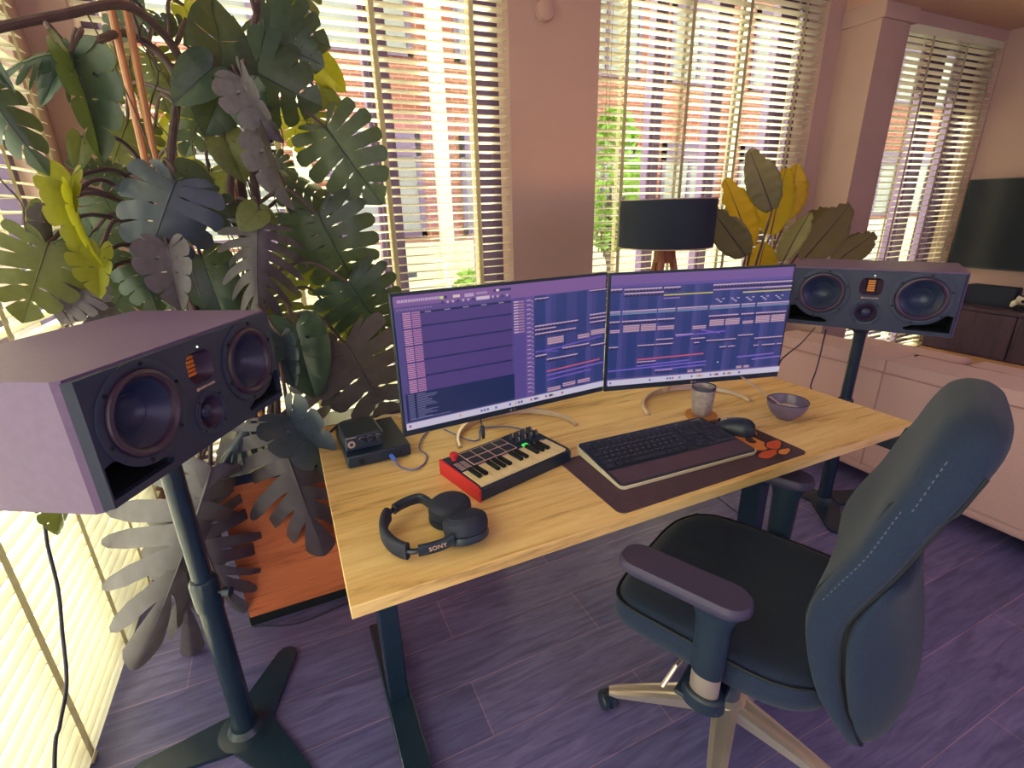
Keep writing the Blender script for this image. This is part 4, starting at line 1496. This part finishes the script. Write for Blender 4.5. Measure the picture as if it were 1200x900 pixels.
cable('white_lead', 'pale cables bunched behind the dock at the back of the desk', [(.16, 1.44, z), (.21, 1.44, z + .02), (.26, 1.43, z + .012), (.33, 1.40, z), (.42, 1.42, z), (.52, 1.44, z)], .004, M['whitecable'])
cable('black_lead', 'black cables tangled behind the dock', [(.05, 1.44, z), (.09, 1.455, z + .018), (.15, 1.43, z + .03), (.20, 1.46, z + .014), (.27, 1.455, z + .02), (.36, 1.46, z)], .0035, M['blackcable'])
cable('speaker_cable', 'black cable hanging from the near speaker down the left blinds', [atx(38, 560, -.56), atx(50, 598, -.58), atx(56, 640, -.60), atx(68, 690, -.60), atx(73, 740, -.60), atx(78, 800, -.60), atx(70, 850, -.60), atx(64, 890, -.60), (-.60, .84, .05), (-.58, .80, .006), (-.5, .7, .006)], .0038, M['blackcable'])
b_ = behind(RS, RA, .30)
cable('speaker_cable', 'black cable hanging from the far speaker to behind the desk', [at(968, 386, 1.50), at(962, 412, 1.48), at(957, 432, 1.47), at(950, 452, 1.46), at(944, 478, 1.47), (1.75, 1.60, .10), (1.75, 1.5, .006), (1.72, 1.3, .006)], .0035, M['blackcable'])
cable('speaker_cable', 'thin black cable running from the far speaker towards the right monitor', [at(955, 384, 1.50), at(940, 401, 1.42), at(917, 420, 1.28), at(900, 440, 1.24), (1.3, 1.25, .78), (1.28, 1.40, z)], .003, M['blackcable'])
cable('floor_cable', 'thin black cable running across the floor past the cabinet', [(-.29, 1.568, .02), (-.15, 1.53, .006), (.0, 1.55, .005), (.2, 1.56, .005), (.4, 1.6, .005)], .003, M['blackcable'])
cable('white_lead', 'white cable loop hanging under the desk beside the right leg', [(1.40, 1.10, .70), (1.385, 1.07, .56), (1.40, 1.03, .50), (1.44, 1.05, .47), (1.478, 1.10, .50)], .004, M['whitecable'])

# ------------------------------------------------------------------ sideboard under the plant
sb = thing('sideboard', 'low reddish wood cabinet behind the near speaker stand, left of the desk', 'cabinet', (-.30, 1.59, 0))
obj('carcass', box(B(), 0, .95, .018, .40, .035, .552), M['walnut'], sb)
for k in range(2):
    obj('door', box(B(), .004 + .472 * k, .472 + .472 * k, 0, .018, .04, .55), M['oakdark'], sb, bevel=.0015)
obj('top', box(B(), -.005, .955, -.008, .405, .553, .585), M['blackmetal'], sb, bevel=.002)
obj('plinth', box(B(), .0, .95, .006, .38, 0, .035), M['deep'], sb)

# ------------------------------------------------------------------ sofa
sofa = thing('sofa', 'long pinkish beige fabric sofa seen from behind, right of the desk', 'sofa', (2.46, -1.0, 0))
obj('base', box(B(), .0, .86, .0, 2.84, .07, .42), M['sofa'], sofa, bevel=.02, seg=3)
ys = [(-.0, .98), (.99, 1.93), (1.94, 3.0)]
ys = [(0, .723), (.727, 2.248), (2.252, 2.84)]
b = B()
box(b, -.004, .16, .0, 2.84, .10, .60)
obj('back_frame', b, M['sofa'], sofa, bevel=.025, seg=3)
for a_, c_ in ys:
    b = B()
    box(b, .0, .26, a_, c_, .588, .648)
    bmesh.ops.subdivide_edges(b, edges=b.edges[:], cuts=6, use_grid_fill=True)
    for v in b.verts:
        u = (v.co.y - a_) / (c_ - a_)
        if v.co.z > .64:
            v.co.z += .006 * math.sin(PI * u) + .002 * math.sin(9 * v.co.y + 20 * v.co.x) - (.012 if v.co.x > .2 else 0)
    obj('back_cushion', b, M['sofa'], sofa, bevel=.02, seg=3)
    b = B()
    box(b, .25, .86, a_ + .01, c_ - .01, .42, .53)
    obj('seat_cushion', b, M['sofa'], sofa, bevel=.03, seg=3)
b = B()
tube(b, [(-.005, .0, .592), (-.005, 2.84, .592)], .004, 6)
tube(b, [(-.006, 2.25, .592), (-.006, 2.25, .11)], .003, 6)
tube(b, [(-.006, .725, .592), (-.006, .725, .11)], .003, 6)
obj('seam', b, M['seam'], sofa)
for x_, y_ in ((.08, .1), (.08, 1.5), (.08, 2.75), (.78, .1), (.78, 1.5), (.78, 2.75)):
    obj('leg', box(B(), x_ - .03, x_ + .03, y_ - .03, y_ + .03, 0, .072), M['deep'], sofa)

# ------------------------------------------------------------------ lamp
lp = (1.585, 1.80)
lamp = thing('floor_lamp', 'floor lamp with black drum shade on wooden tripod legs, behind the monitors', 'lamp', (lp[0], lp[1], 0))
b = B()
n = 48
rings = [[(r_ * math.cos(2 * PI * k / n), r_ * math.sin(2 * PI * k / n), z_) for k in range(n)] for r_, z_ in ((.205, 1.168), (.205, 1.372), (.2025, 1.372), (.2025, 1.168), (.205, 1.168))]
loft(b, rings, caps=False)
shd = obj('lamp_shade', b, M['shade'], lamp, smooth=True)
b = B()
for zr in (1.17, 1.37):
    tube(b, [(.2038 * math.cos(2 * PI * k / n), .2038 * math.sin(2 * PI * k / n), zr) for k in range(n + 1)], .0025, 6)
for k in range(3):
    a = R(30 + 120 * k)
    tube(b, [(.0, 0, 1.20), (.203 * math.cos(a), .203 * math.sin(a), 1.172)], .002, 5)
obj('shade_ring', b, M['steel'], shd)
for k in range(3):
    a = R(95 + 120 * k)
    tube_pts = [(.028 * math.cos(a), .028 * math.sin(a), 1.165), (.30 * math.cos(a), .30 * math.sin(a), .0)]
    obj('leg', tube(B(), tube_pts, [.017, .013], 12), M['legwood'], lamp, smooth=True)
obj('leg_joint', lathe(B(), [(0, 1.10), (.04, 1.10), (.045, 1.12), (.045, 1.16), (.02, 1.17), (.018, 1.215), (0, 1.215)], 24), M['legwood'], lamp, smooth=True)
bulb_m = emit('lit_bulb', (1.0, .55, .2, 1), 6.0)
obj('bulb', lathe(B(), [(0, 1.215), (.013, 1.22), (.03, 1.26), (.033, 1.28), (.025, 1.305), (0, 1.315)], 20), bulb_m, lamp, smooth=True)
l = light('lamp_bulb_light', 'POINT', (lp[0], lp[1], 1.345), (0, 0, -1), 6.0, (1.0, .50, .16), shadow_soft_size=.03)

# ------------------------------------------------------------------ banana plant
bp = thing('banana_plant', 'tall plant with yellow and grey-green paddle leaves behind the right monitor', 'potted plant', (2.36, 2.07, 0))
o0 = Vector(bp.location)
obj('pot', lathe(B(), [(0, .001), (.13, .001), (.165, .30), (.17, .32), (.155, .32), (.15, .28), (0, .275)], 32), M['pot'], bp, smooth=True)
obj('soil', lathe(B(), [(0, .276), (.149, .277), (.1, .288), (0, .292)], 24), M['soil'], bp, smooth=True)
def paddle(B_, T_, wid, face, bend, seed):
    rnd = random.Random(seed)
    y = (T_ - B_)
    L_ = y.length
    y.normalize()
    nrm = (face - y * face.dot(y)).normalized()
    x = y.cross(nrm)
    b = B()
    rows = 22
    V = []
    W2_ = wid * L_
    for i in range(rows + 1):
        t_ = i / rows
        w_ = W2_ * (math.sin(PI * min(1, t_ * .93 + .045)) ** .62) * (1 - .22 * t_)
        row = []
        for j in range(-4, 5):
            u = j / 4
            jit = 0
            if abs(j) == 4 and i > rows * .72 and rnd.random() < .35:
                jit = .22 * w_
            xx = u * w_ - math.copysign(jit, u)
            zz = .30 * abs(xx) * (.6) + .012 * math.sin(t_ * 40 + u * 2) * abs(u) * .5 - bend * t_ * t_ * L_
            row.append(b.verts.new(B_ + y * (t_ * L_) + x * xx + nrm * zz))
        V.append(row)
    for r0, r1 in zip(V[:-1], V[1:]):
        for j in range(8):
            b.faces.new((r0[j], r0[j + 1], r1[j + 1], r1[j]))
    rib = [V[i][4].co - nrm * .001 for i in range(rows + 1)]
    return b, [p_ + nrm * .002 for p_ in rib]
def cam_face(p_, tw=0.0):
    d = (CAM - p_)
    d.z = 0
    d.normalize()
    return Matrix.Rotation(tw, 3, 'Z') @ d
PL = [((905, 246), (880, 176), 2.00, 2.00, .27, 'bangrey', .1), ((903, 275), (920, 196), 2.10, 2.12, .30, 'banyellow', -.3), ((922, 256), (936, 192), 2.22, 2.2, .33, 'banyellow', .5),
      ((880, 290), (853, 210), 2.05, 2.05, .24, 'banyellow', .4), ((874, 300), (834, 246), 1.92, 1.90, .24, 'bangrey', -.3), ((886, 330), (896, 284), 2.08, 2.06, .45, 'banyellow', 0),
      ((940, 306), (1002, 236), 2.05, 2.15, .17, 'bangrey', .4), ((918, 306), (948, 246), 1.95, 2.0, .26, 'bangrey', -.6), ((944, 285), (974, 242), 2.2, 2.3, .3, 'bangrey', .3),
      ((975, 310), (1030, 270), 2.0, 2.05, .16, 'bangrey', .2)]
stems = B()
for k, (pb, pt, yb, yt, wd, mm_, tw) in enumerate(PL):
    B_, T_ = at(*pb, yb), at(*pt, yt)
    bm_, rib = paddle(B_ - o0, T_ - o0, wd * (1 if wd > .2 else 1.15), cam_face(B_, tw) + Vector((0, 0, .35)), .06, k)
    lf = obj('leaf', bm_, M[mm_], bp, smooth=True)
    lf.modifiers.new('thick', 'SOLIDIFY').thickness = .0012
    obj('leaf_rib', tube(B(), rib, [.004 * (1 - .8 * i / len(rib)) for i in range(len(rib))], 6), M['stem'], lf, smooth=True)
    root = Vector((.03 * math.cos(k * 2.1), .03 * math.sin(k * 2.1), .29))
    tube(stems, spline([root, root.lerp(B_ - o0, .5) + Vector((0, 0, .08)), B_ - o0], 6), [.010, *([.007] * 11), .004], 8)
obj('stems', stems, M['stem'], bp, smooth=True)

# ------------------------------------------------------------------ tv, media console and what stands on it
tv = thing('television', 'large dark television mounted on the right wall', 'television', (XR, 1.60, 0))
obj('housing', box(B(), -.065, -.03, -.72, .725, .80, 1.475), M['black'], tv, bevel=.004)
obj('screen', box(B(), -.0668, -.0652, -.712, .717, .812, 1.467), M['tv'], tv)
obj('wall_bracket', box(B(), -.03, -.001, -.2, .2, .95, 1.25), M['blackmetal'], tv)
mc = thing('media_console', 'dark wood media console with light oak base under the television', 'media console', (XR - .48, .55, 0))
obj('carcass', box(B(), .02, .475, 0, 1.62, .20, .535), M['walnut'], mc)
for k in range(3):
    obj('door', box(B(), 0, .018, .004 + .54 * k, .536 + .54 * k, .205, .53), M['walnut'], mc, bevel=.002)
obj('top', box(B(), -.004, .478, -.004, 1.624, .536, .556), M['walnut'], mc, bevel=.002)
tag(obj('base', box(B(), -.01, .46, .0, 1.62, .04, .198), M['plinthoak'], mc, bevel=.002), 'light oak base')
obj('plinth', box(B(), .04, .44, .03, 1.59, 0, .04), M['deep'], mc)
o = obj('soundbar_box', (lambda b: (prism(b, rrect(.30, .145, .012, 4), -.05, .05, Matrix(((0, 0, 1, 0), (1, 0, 0, 0), (0, 1, 0, .0728), (0, 0, 0, 1)))), b)[1])(B()), M['matte'], None)
o.location = (4.93, 1.90, .557)
o.name = 'loudspeaker_box'
tag(o, 'small black loudspeaker box on the media console, below the television', 'speaker box')
gc = thing('controller_dock', 'white and black game controller stand on the media console', 'controller stand', (4.86, 1.645, .557))
obj('tray', (lambda b: (prism(b, rrect(.10, .15, .02, 4), .0, .02), b)[1])(B()), M['deep'], gc)
b = B()
rings = []
for k in range(15):
    u = -1 + 2 * k / 14
    rr = .018 + .010 * abs(u)
    p_ = Vector((.0, u * .075, .060 - .035 * abs(u) ** 2 * 0 + .012 * abs(u)))
    rings.append([p_ + Vector((rr * 1.2 * math.cos(2 * PI * j / 12), 0, rr * 1.1 * math.sin(2 * PI * j / 12))) for j in range(12)])
loft(b, rings)
for s in (-1, 1):
    tube(b, [(0, s * .065, .065), (-.02, s * .085, .045), (-.03, s * .09, .022)], [.022, .018, .010], 10)
obj('gamepad', b, M['whiterim'], gc, smooth=True)
b = B()
for s in (-1, 1):
    tube(b, [(-.03, s * .03, .06), (-.045, s * .03, .075)], [.006, .009], 10)
    tube(b, [(.02, s * .055, .07), (.03, s * .07, .10)], [.008, .006], 8)
obj('sticks', b, M['deep'], gc, smooth=True)

# ------------------------------------------------------------------ monstera
MO = Vector((-.20, 2.22, 0))
mon = thing('monstera', 'huge climbing monstera with split leaves filling the left window', 'potted plant', MO)
obj('pot', lathe(B(), [(0, .001), (.15, .001), (.185, .34), (.195, .36), (.18, .36), (.172, .31), (0, .30)], 36), M['pot'], mon, smooth=True)
obj('soil', lathe(B(), [(0, .302), (.171, .304), (.1, .315), (0, .32)], 24), M['soil'], mon, smooth=True)
MARG = [(0, .02, .015), (.04, .10, -.10), (.10, .24, -.16), (.20, .40, -.12), (.32, .50, .06), (.45, .52, .28), (.58, .46, .50), (.72, .36, .70), (.86, .20, .88), (1, 0, 1.03)]
def marg(t_):
    for a_, c_ in zip(MARG[:-1], MARG[1:]):
        if t_ <= c_[0]:
            u = (t_ - a_[0]) / (c_[0] - a_[0])
            return (a_[1] + (c_[1] - a_[1]) * u, a_[2] + (c_[2] - a_[2]) * u)
    return (0, 1.03)
def leaf_mesh(name, lobes, slit, gmax, holes, droop, cup, lobedroop, seed, sweep=0.0, point=.11):
    """one monstera blade: base at the origin, tip along +Y, upper face +Z"""
    rnd = random.Random(seed)
    b = B()
    RN = 12
    for s in (-1, 1):
        bounds = [0] + [(k + 1) / lobes + rnd.uniform(-.012, .012) for k in range(lobes - 1)] + [1]
        starts = [slit + rnd.uniform(-.12, .10) for _ in range(lobes + 1)]
        has = [rnd.random() < holes for _ in range(lobes + 1)]
        dro = [rnd.uniform(.5, 1.5) for _ in range(lobes)]
        def gap(k, r_):
            if k == 0 or k == lobes: return 0.0
            g_ = 0.0
            if r_ > starts[k]:
                g_ = gmax * min(1, ((r_ - starts[k]) / (1 - starts[k]))) ** .55
            h0_, h1_ = .16, .16 + .22
            if has[k] and h0_ < r_ < h1_ and starts[k] > h1_ + .04:
                g_ = max(g_, .020 * math.sin(PI * (r_ - h0_) / (h1_ - h0_)))
            return g_
        for k in range(lobes):
            TN = 5
            grid = []
            for i in range(RN + 1):
                r_ = i / RN
                ta = bounds[k] + gap(k, r_) * .5
                tb = bounds[k + 1] - gap(k + 1, r_) * .5
                row = []
                for j in range(TN + 1):
                    f_ = j / TN
                    t_ = ta + (tb - ta) * f_
                    mx_, my_ = marg(t_)
                    rb = 1.0
                    if gmax > .01:
                        rb = 1 - point * abs(2 * f_ - 1) ** (3.5 if point < .15 else 2.4) if 0 < k < lobes - 1 else 1 - .05 * abs(2 * f_ - 1) ** 3
                    bx0, by0 = 0.0, .93 * (max(0.0, t_ - .10) / .90) ** 1.4
                    if t_ < .10:
                        by0 = .0
                    q_ = r_ * rb
                    x_ = bx0 + (mx_ - bx0) * q_
                    y_ = by0 + (my_ - by0) * (q_ ** 1.5 if t_ > .1 else q_)
                    y_ += sweep * q_ ** 1.8 * (.35 + .65 * t_) * (1 if gmax > .01 else 0)
                    row.append((s * x_, y_, r_, k))
                grid.append(row)
            V = []
            for row in grid:
                vr = []
                for x_, y_, r_, kk in row:
                    z_ = cup * abs(x_) * .9 - droop * max(0, y_) ** 2 * .5 - lobedroop * dro[kk] * (abs(x_) / .5) ** 2 * .35
                    z_ += .018 * math.sin(kk * 2.1 + x_ * 9 * s) * r_
                    vr.append(b.verts.new((x_, y_, z_)))
                V.append(vr)
            for r0, r1 in zip(V[:-1], V[1:]):
                for j in range(TN):
                    try:
                        b.faces.new((r0[j], r0[j + 1], r1[j + 1], r1[j]))
                    except ValueError:
                        pass
    bmesh.ops.remove_doubles(b, verts=b.verts, dist=.0015)
    bmesh.ops.dissolve_degenerate(b, dist=.0005, edges=b.edges)
    # midrib
    tube(b, [(0, i / 10, .004 - droop * (i / 10) ** 2 * .5) for i in range(11)], [.012 * (1 - .08 * i) for i in range(11)], 6, mi=1)
    bmesh.ops.recalc_face_normals(b, faces=b.faces)
    me = bpy.data.meshes.new(name)
    b.to_mesh(me)
    b.free()
    for p_ in me.polygons:
        p_.use_smooth = True
    return me
LV = {
    'split': leaf_mesh('leaf_split', 7, .50, .030, .9, .25, .10, .35, 1),
    'split2': leaf_mesh('leaf_split_b', 6, .58, .028, .8, .55, -.05, .7, 2),
    'holes': leaf_mesh('leaf_holes', 8, .70, .030, 1.0, .35, .05, .4, 3),
    'whole': leaf_mesh('leaf_whole', 5, 1.2, 0.0, 0.0, .35, .28, .15, 4),
    'droop': leaf_mesh('leaf_droop', 9, .34, .046, .6, .75, -.10, 1.5, 5, .22, .24),
    'fold': leaf_mesh('leaf_fold', 5, .72, .022, .5, .6, .80, .1, 6),
    'hang': leaf_mesh('leaf_hang', 8, .30, .048, .5, .45, -.15, 1.5, 7, .34, .28),
}
def leaf(base, tip, yb, yt, var, m_, wid=1.0, roll=0.0, face=None):
    B_, T_ = at(*base, yb), at(*tip, yt)
    ya = T_ - B_
    L_ = ya.length
    ya.normalize()
    fc = face if face is not None else (CAM - B_).normalized() + Vector((0, 0, .25))
    nz = (fc - ya * fc.dot(ya)).normalized()
    nz = Matrix.Rotation(roll, 3, ya) @ nz
    xa = ya.cross(nz)
    key = (var, m_)
    if key not in LM:
        me = LV[var].copy()
        me.name = 'leaf_blade'
        me.materials.clear()
        me.materials.append(M[m_])
        me.materials.append(M['rib'])
        LM[key] = me
    o = bpy.data.objects.new('leaf', LM[key])
    COL.objects.link(o)
    o.parent = mon
    mt = Matrix((xa * L_ * wid, ya * L_, nz * L_)).transposed().to_4x4()
    mt.translation = B_ - MO
    o.matrix_local = mt
    LEAVES.append((B_.copy(), T_.copy(), L_))
    return o
LM, LEAVES = {}, []
D, BL_, Y_, DU, OL = 'leafdark', 'leafblue', 'leafbacklit', 'leafdusty', 'leafolive'
LIST = [
    # top right cluster
    ((285, 78), (372, 122), 1.95, 1.90, 'split2', D, 1.25, .2), ((300, 18), (385, 50), 2.05, 2.0, 'split', D, 1.2, -.2), ((262, 88), (252, -12), 1.90, 1.95, 'whole', D, .8, .4),
    ((310, 42), (378, 75), 1.98, 1.95, 'holes', D, 1.3, .1), ((283, 90), (318, 165), 1.80, 1.76, 'fold', DU, .75, .7), ((262, 95), (243, 158), 1.92, 1.9, 'whole', D, .95, -.3),
    ((285, 100), (298, 160), 1.88, 1.86, 'whole', D, .9, .4), ((250, 78), (203, 118), 1.86, 1.82, 'whole', D, .8, .1), ((330, 5), (375, -25), 2.1, 2.1, 'split', OL, 1.1, 0),
    ((370, 70), (404, 108), 2.25, 2.25, 'whole', Y_, .8, .3), ((372, 108), (405, 130), 2.28, 2.25, 'whole', OL, .7, 0), ((340, 130), (352, 180), 2.3, 2.28, 'split', Y_, .9, .2), ((368, 125), (372, 175), 2.32, 2.3, 'split', OL, .7, -.3),
    # separate leaf before the window
    ((381, 148), (446, 238), 1.95, 1.90, 'split', D, 1.02, .15), ((332, 212), (410, 243), 1.98, 1.95, 'holes', D, .75, -.5), ((372, 250), (425, 350), 1.90, 1.88, 'holes', D, 1.05, .1),
    ((340, 250), (385, 300), 2.05, 2.0, 'split', D, 1.1, -.2), ((408, 330), (462, 405), 1.82, 1.80, 'holes', D, 1.1, .1), ((405, 402), (462, 498), 1.70, 1.68, 'split', DU, 1.05, .1),
    ((385, 360), (440, 440), 1.98, 1.95, 'split', OL, 1.0, .3), ((345, 290), (392, 350), 2.1, 2.1, 'split', OL, 1.0, .4), ((320, 185), (345, 222), 2.1, 2.1, 'split', D, .9, 0),
    # centre
    ((302, 262), (297, 368), 1.72, 1.68, 'droop', DU, .95, .1), ((303, 246), (280, 268), 1.70, 1.68, 'whole', OL, 1.1, .2), ((305, 245), (325, 262), 1.70, 1.70, 'whole', OL, .7, .2),
    ((262, 158), (286, 212), 1.95, 1.93, 'whole', OL, .85, .1), ((315, 160), (328, 245), 1.80, 1.76, 'fold', DU, .5, .9), ((225, 232), (285, 262), 1.80, 1.75, 'split2', D, .85, .2),
    ((205, 200), (255, 228), 1.85, 1.82, 'whole', D, .95, -.4), ((206, 212), (165, 312), 1.66, 1.60, 'split2', BL_, 1.02, .1), ((215, 222), (215, 282), 1.70, 1.66, 'split2', BL_, .8, .5),
    ((197, 288), (205, 362), 1.62, 1.58, 'fold', DU, .8, .3), ((235, 300), (262, 372), 1.9, 1.85, 'whole', D, .9, .1), ((160, 300), (185, 366), 1.85, 1.8, 'split2', D, .9, 0),
    # left
    ((84, 205), (72, 262), 1.60, 1.56, 'fold', Y_, .8, .5), ((86, 225), (100, 312), 1.58, 1.55, 'fold', Y_, .35, .8), ((118, 290), (108, 348), 1.62, 1.6, 'fold', Y_, .8, .4), ((56, 284), (26, 378), 1.62, 1.58, 'split', OL, .98, -.1),
    ((142, 206), (78, 186), 1.75, 1.72, 'holes', D, .8, .3), ((84, 62), (6, 62), 1.62, 1.58, 'droop', D, .75, .5), ((84, 66), (128, 182), 1.62, 1.58, 'fold', D, .55, -.3), ((83, 62), (40, 118), 1.63, 1.60, 'whole', D, .45, .5),
    ((-28, 92), (46, 196), 1.45, 1.42, 'split2', D, .55, .2), ((-20, 60), (14, 106), 1.45, 1.44, 'whole', D, .4, .3), ((50, 240), (32, 262), 1.7, 1.7, 'whole', OL, .7, 0),
    ((100, 330), (70, 378), 1.66, 1.62, 'split', DU, 1.1, .2), ((98, 350), (135, 388), 1.68, 1.64, 'split', DU, .9, -.2), ((110, 270), (60, 330), 1.8, 1.76, 'split', D, 1.0, .4), ((150, 330), (120, 385), 1.9, 1.85, 'split', D, 1.0, 0),
    ((95, 160), (90, 200), 1.72, 1.7, 'whole', OL, .6, 0), ((60, 250), (58, 310), 1.66, 1.64, 'fold', DU, .35, .8),
    # olive ones behind the canes, against the light
    ((172, 62), (196, 130), 2.3, 2.28, 'holes', OL, .95, .2), ((190, 90), (222, 150), 2.35, 2.3, 'split', Y_, .9, -.3), ((150, 140), (128, 200), 2.3, 2.25, 'split', OL, 1.2, .1), ((180, 150), (222, 205), 2.32, 2.28, 'split', Y_, 1.0, .3),
    ((140, 70), (105, 120), 2.3, 2.3, 'holes', OL, 1.0, 0), ((215, 5), (232, 40), 2.2, 2.2, 'whole', Y_, 1.0, 0), ((170, 10), (120, 40), 2.2, 2.2, 'split', D, .9, .2), ((225, 40), (180, 20), 2.15, 2.1, 'split', D, .8, 0),
    ((175, 205), (140, 250), 2.1, 2.05, 'split', D, 1.0, .3), ((120, 230), (160, 290), 2.0, 1.95, 'split', D, 1.0, .1), ((245, 200), (235, 255), 2.1, 2.05, 'whole', OL, .8, .2), ((240, 120), (215, 180), 2.2, 2.15, 'split', D, .9, .2),
    # behind the right end of the near speaker
    ((345, 380), (365, 470), 1.72, 1.68, 'whole', D, .8, .4), ((330, 395), (342, 455), 1.66, 1.62, 'fold', BL_, .6, .2), ((360, 410), (400, 480), 1.8, 1.76, 'split2', DU, 1.0, 0),
    ((250, 340), (300, 395), 1.95, 1.9, 'split2', D, 1.0, .2), ((300, 330), (345, 395), 1.95, 1.92, 'holes', OL, 1.0, .2), ((205, 330), (235, 385), 1.95, 1.9, 'split', D, .9, .2),
    # low leaves
    ((322, 492), (380, 655), 1.46, 1.36, 'droop', DU, .85, .05), ((300, 488), (258, 540), 1.50, 1.46, 'hang', BL_, .7, .2), ((338, 488), (396, 556), 1.42, 1.28, 'fold', BL_, .7, .3),
    ((248, 548), (182, 765), 1.42, 1.32, 'hang', DU, .66, -.3), ((228, 598), (262, 738), 1.45, 1.38, 'droop', DU, .62, .3), ((212, 600), (222, 765), 1.5, 1.42, 'hang', DU, .55, 0),
    ((80, 575), (55, 632), 1.30, 1.28, 'fold', OL, .6, .3), 
]
for e in LIST:
    leaf(*e)
# stems: woody vines from the pot, canes, petioles to every blade, aerial roots
rnd = random.Random(4)
b = B()
vines = [
    [MO + Vector((-.03, 0, .30)), (-.14, 2.12, .8), at(285, 230, 2.05), at(262, 150, 2.1), at(215, 75, 2.1), at(190, 38, 2.05), at(145, 6, 1.95), at(70, 18, 1.8), at(0, 32, 1.7), at(-60, 50, 1.6)],
    [MO + Vector((.05, .03, .30)), (-.08, 2.1, .9), at(300, 240, 2.0), at(295, 170, 1.98), at(285, 90, 1.98), at(300, 20, 2.05), at(310, -40, 2.1)],
    [MO + Vector((.02, -.05, .30)), (-.12, 2.0, .7), at(300, 330, 1.9), at(270, 230, 1.95), at(280, 160, 2.0)],
    [MO + Vector((-.06, -.04, .30)), (-.25, 2.0, .7), at(205, 300, 1.9), at(200, 190, 2.0), at(205, 90, 2.08), at(150, 40, 2.05), at(85, 62, 1.70)],
]
for v in vines:
    s_ = [Vector(p_) - MO for p_ in spline(v, 8)]
    tube(b, s_, [.016 - .006 * i / len(s_) for i in range(len(s_))], 9)
ol_stems = obj('vines', b, M['stem'], mon, smooth=True)
vpts = [p_ for v in vines for p_ in spline(v, 8)]
b = B()
for B_, T_, L_ in LEAVES:
    best = min(vpts, key=lambda p_: (p_ - B_).length + (.4 if p_.z > B_.z + .1 else 0))
    mid = best.lerp(B_, .55) + Vector((rnd.uniform(-.03, .03), rnd.uniform(-.03, .03), .05 + .06 * (best - B_).length))
    tube(b, [p_ - MO for p_ in spline([best, mid, B_ + (T_ - B_) * .02], 6)], [.0065] * 6 + [.0055] * 6 + [.0045], 7)
obj('petioles', b, M['stem'], mon, smooth=True)
b = B()
for k in range(26):
    v = rnd.choice(vines[:4])
    p0 = Vector(rnd.choice(spline(v, 8)[14:]))
    pts = [p0]
    for j in range(6):
        p0 = p0 + Vector((rnd.uniform(-.045, .045), rnd.uniform(-.03, .03), -rnd.uniform(.05, .16)))
        if p0.z < .62: break
        pts.append(p0.copy())
    if len(pts) > 2:
        tube(b, [p_ - MO for p_ in spline(pts, 4)], .0022, 5)
obj('aerial_roots', b, M['stem'], mon, smooth=True)
for p_, q_ in (((128, 0), (172, 196)), ((146, 0), (184, 200)), ((230, -8), (250, 85))):
    P0, P1 = at(*p_, 1.98), at(*q_, 1.98)
    d = (P1 - P0)
    top_ = P0 - d * .15
    k_ = (.34 - P0.z) / d.z
    bot = P0 + d * k_
    bot = Vector((MO.x + .06, MO.y - .02, .32)) if (bot.xy - MO.xy).length > .15 else bot
    obj('bamboo_cane', tube(B(), [top_ - MO, P1 - MO, bot - MO], .0105, 10), M['bamboo'], mon, smooth=True)

bpy.context.view_layer.update()
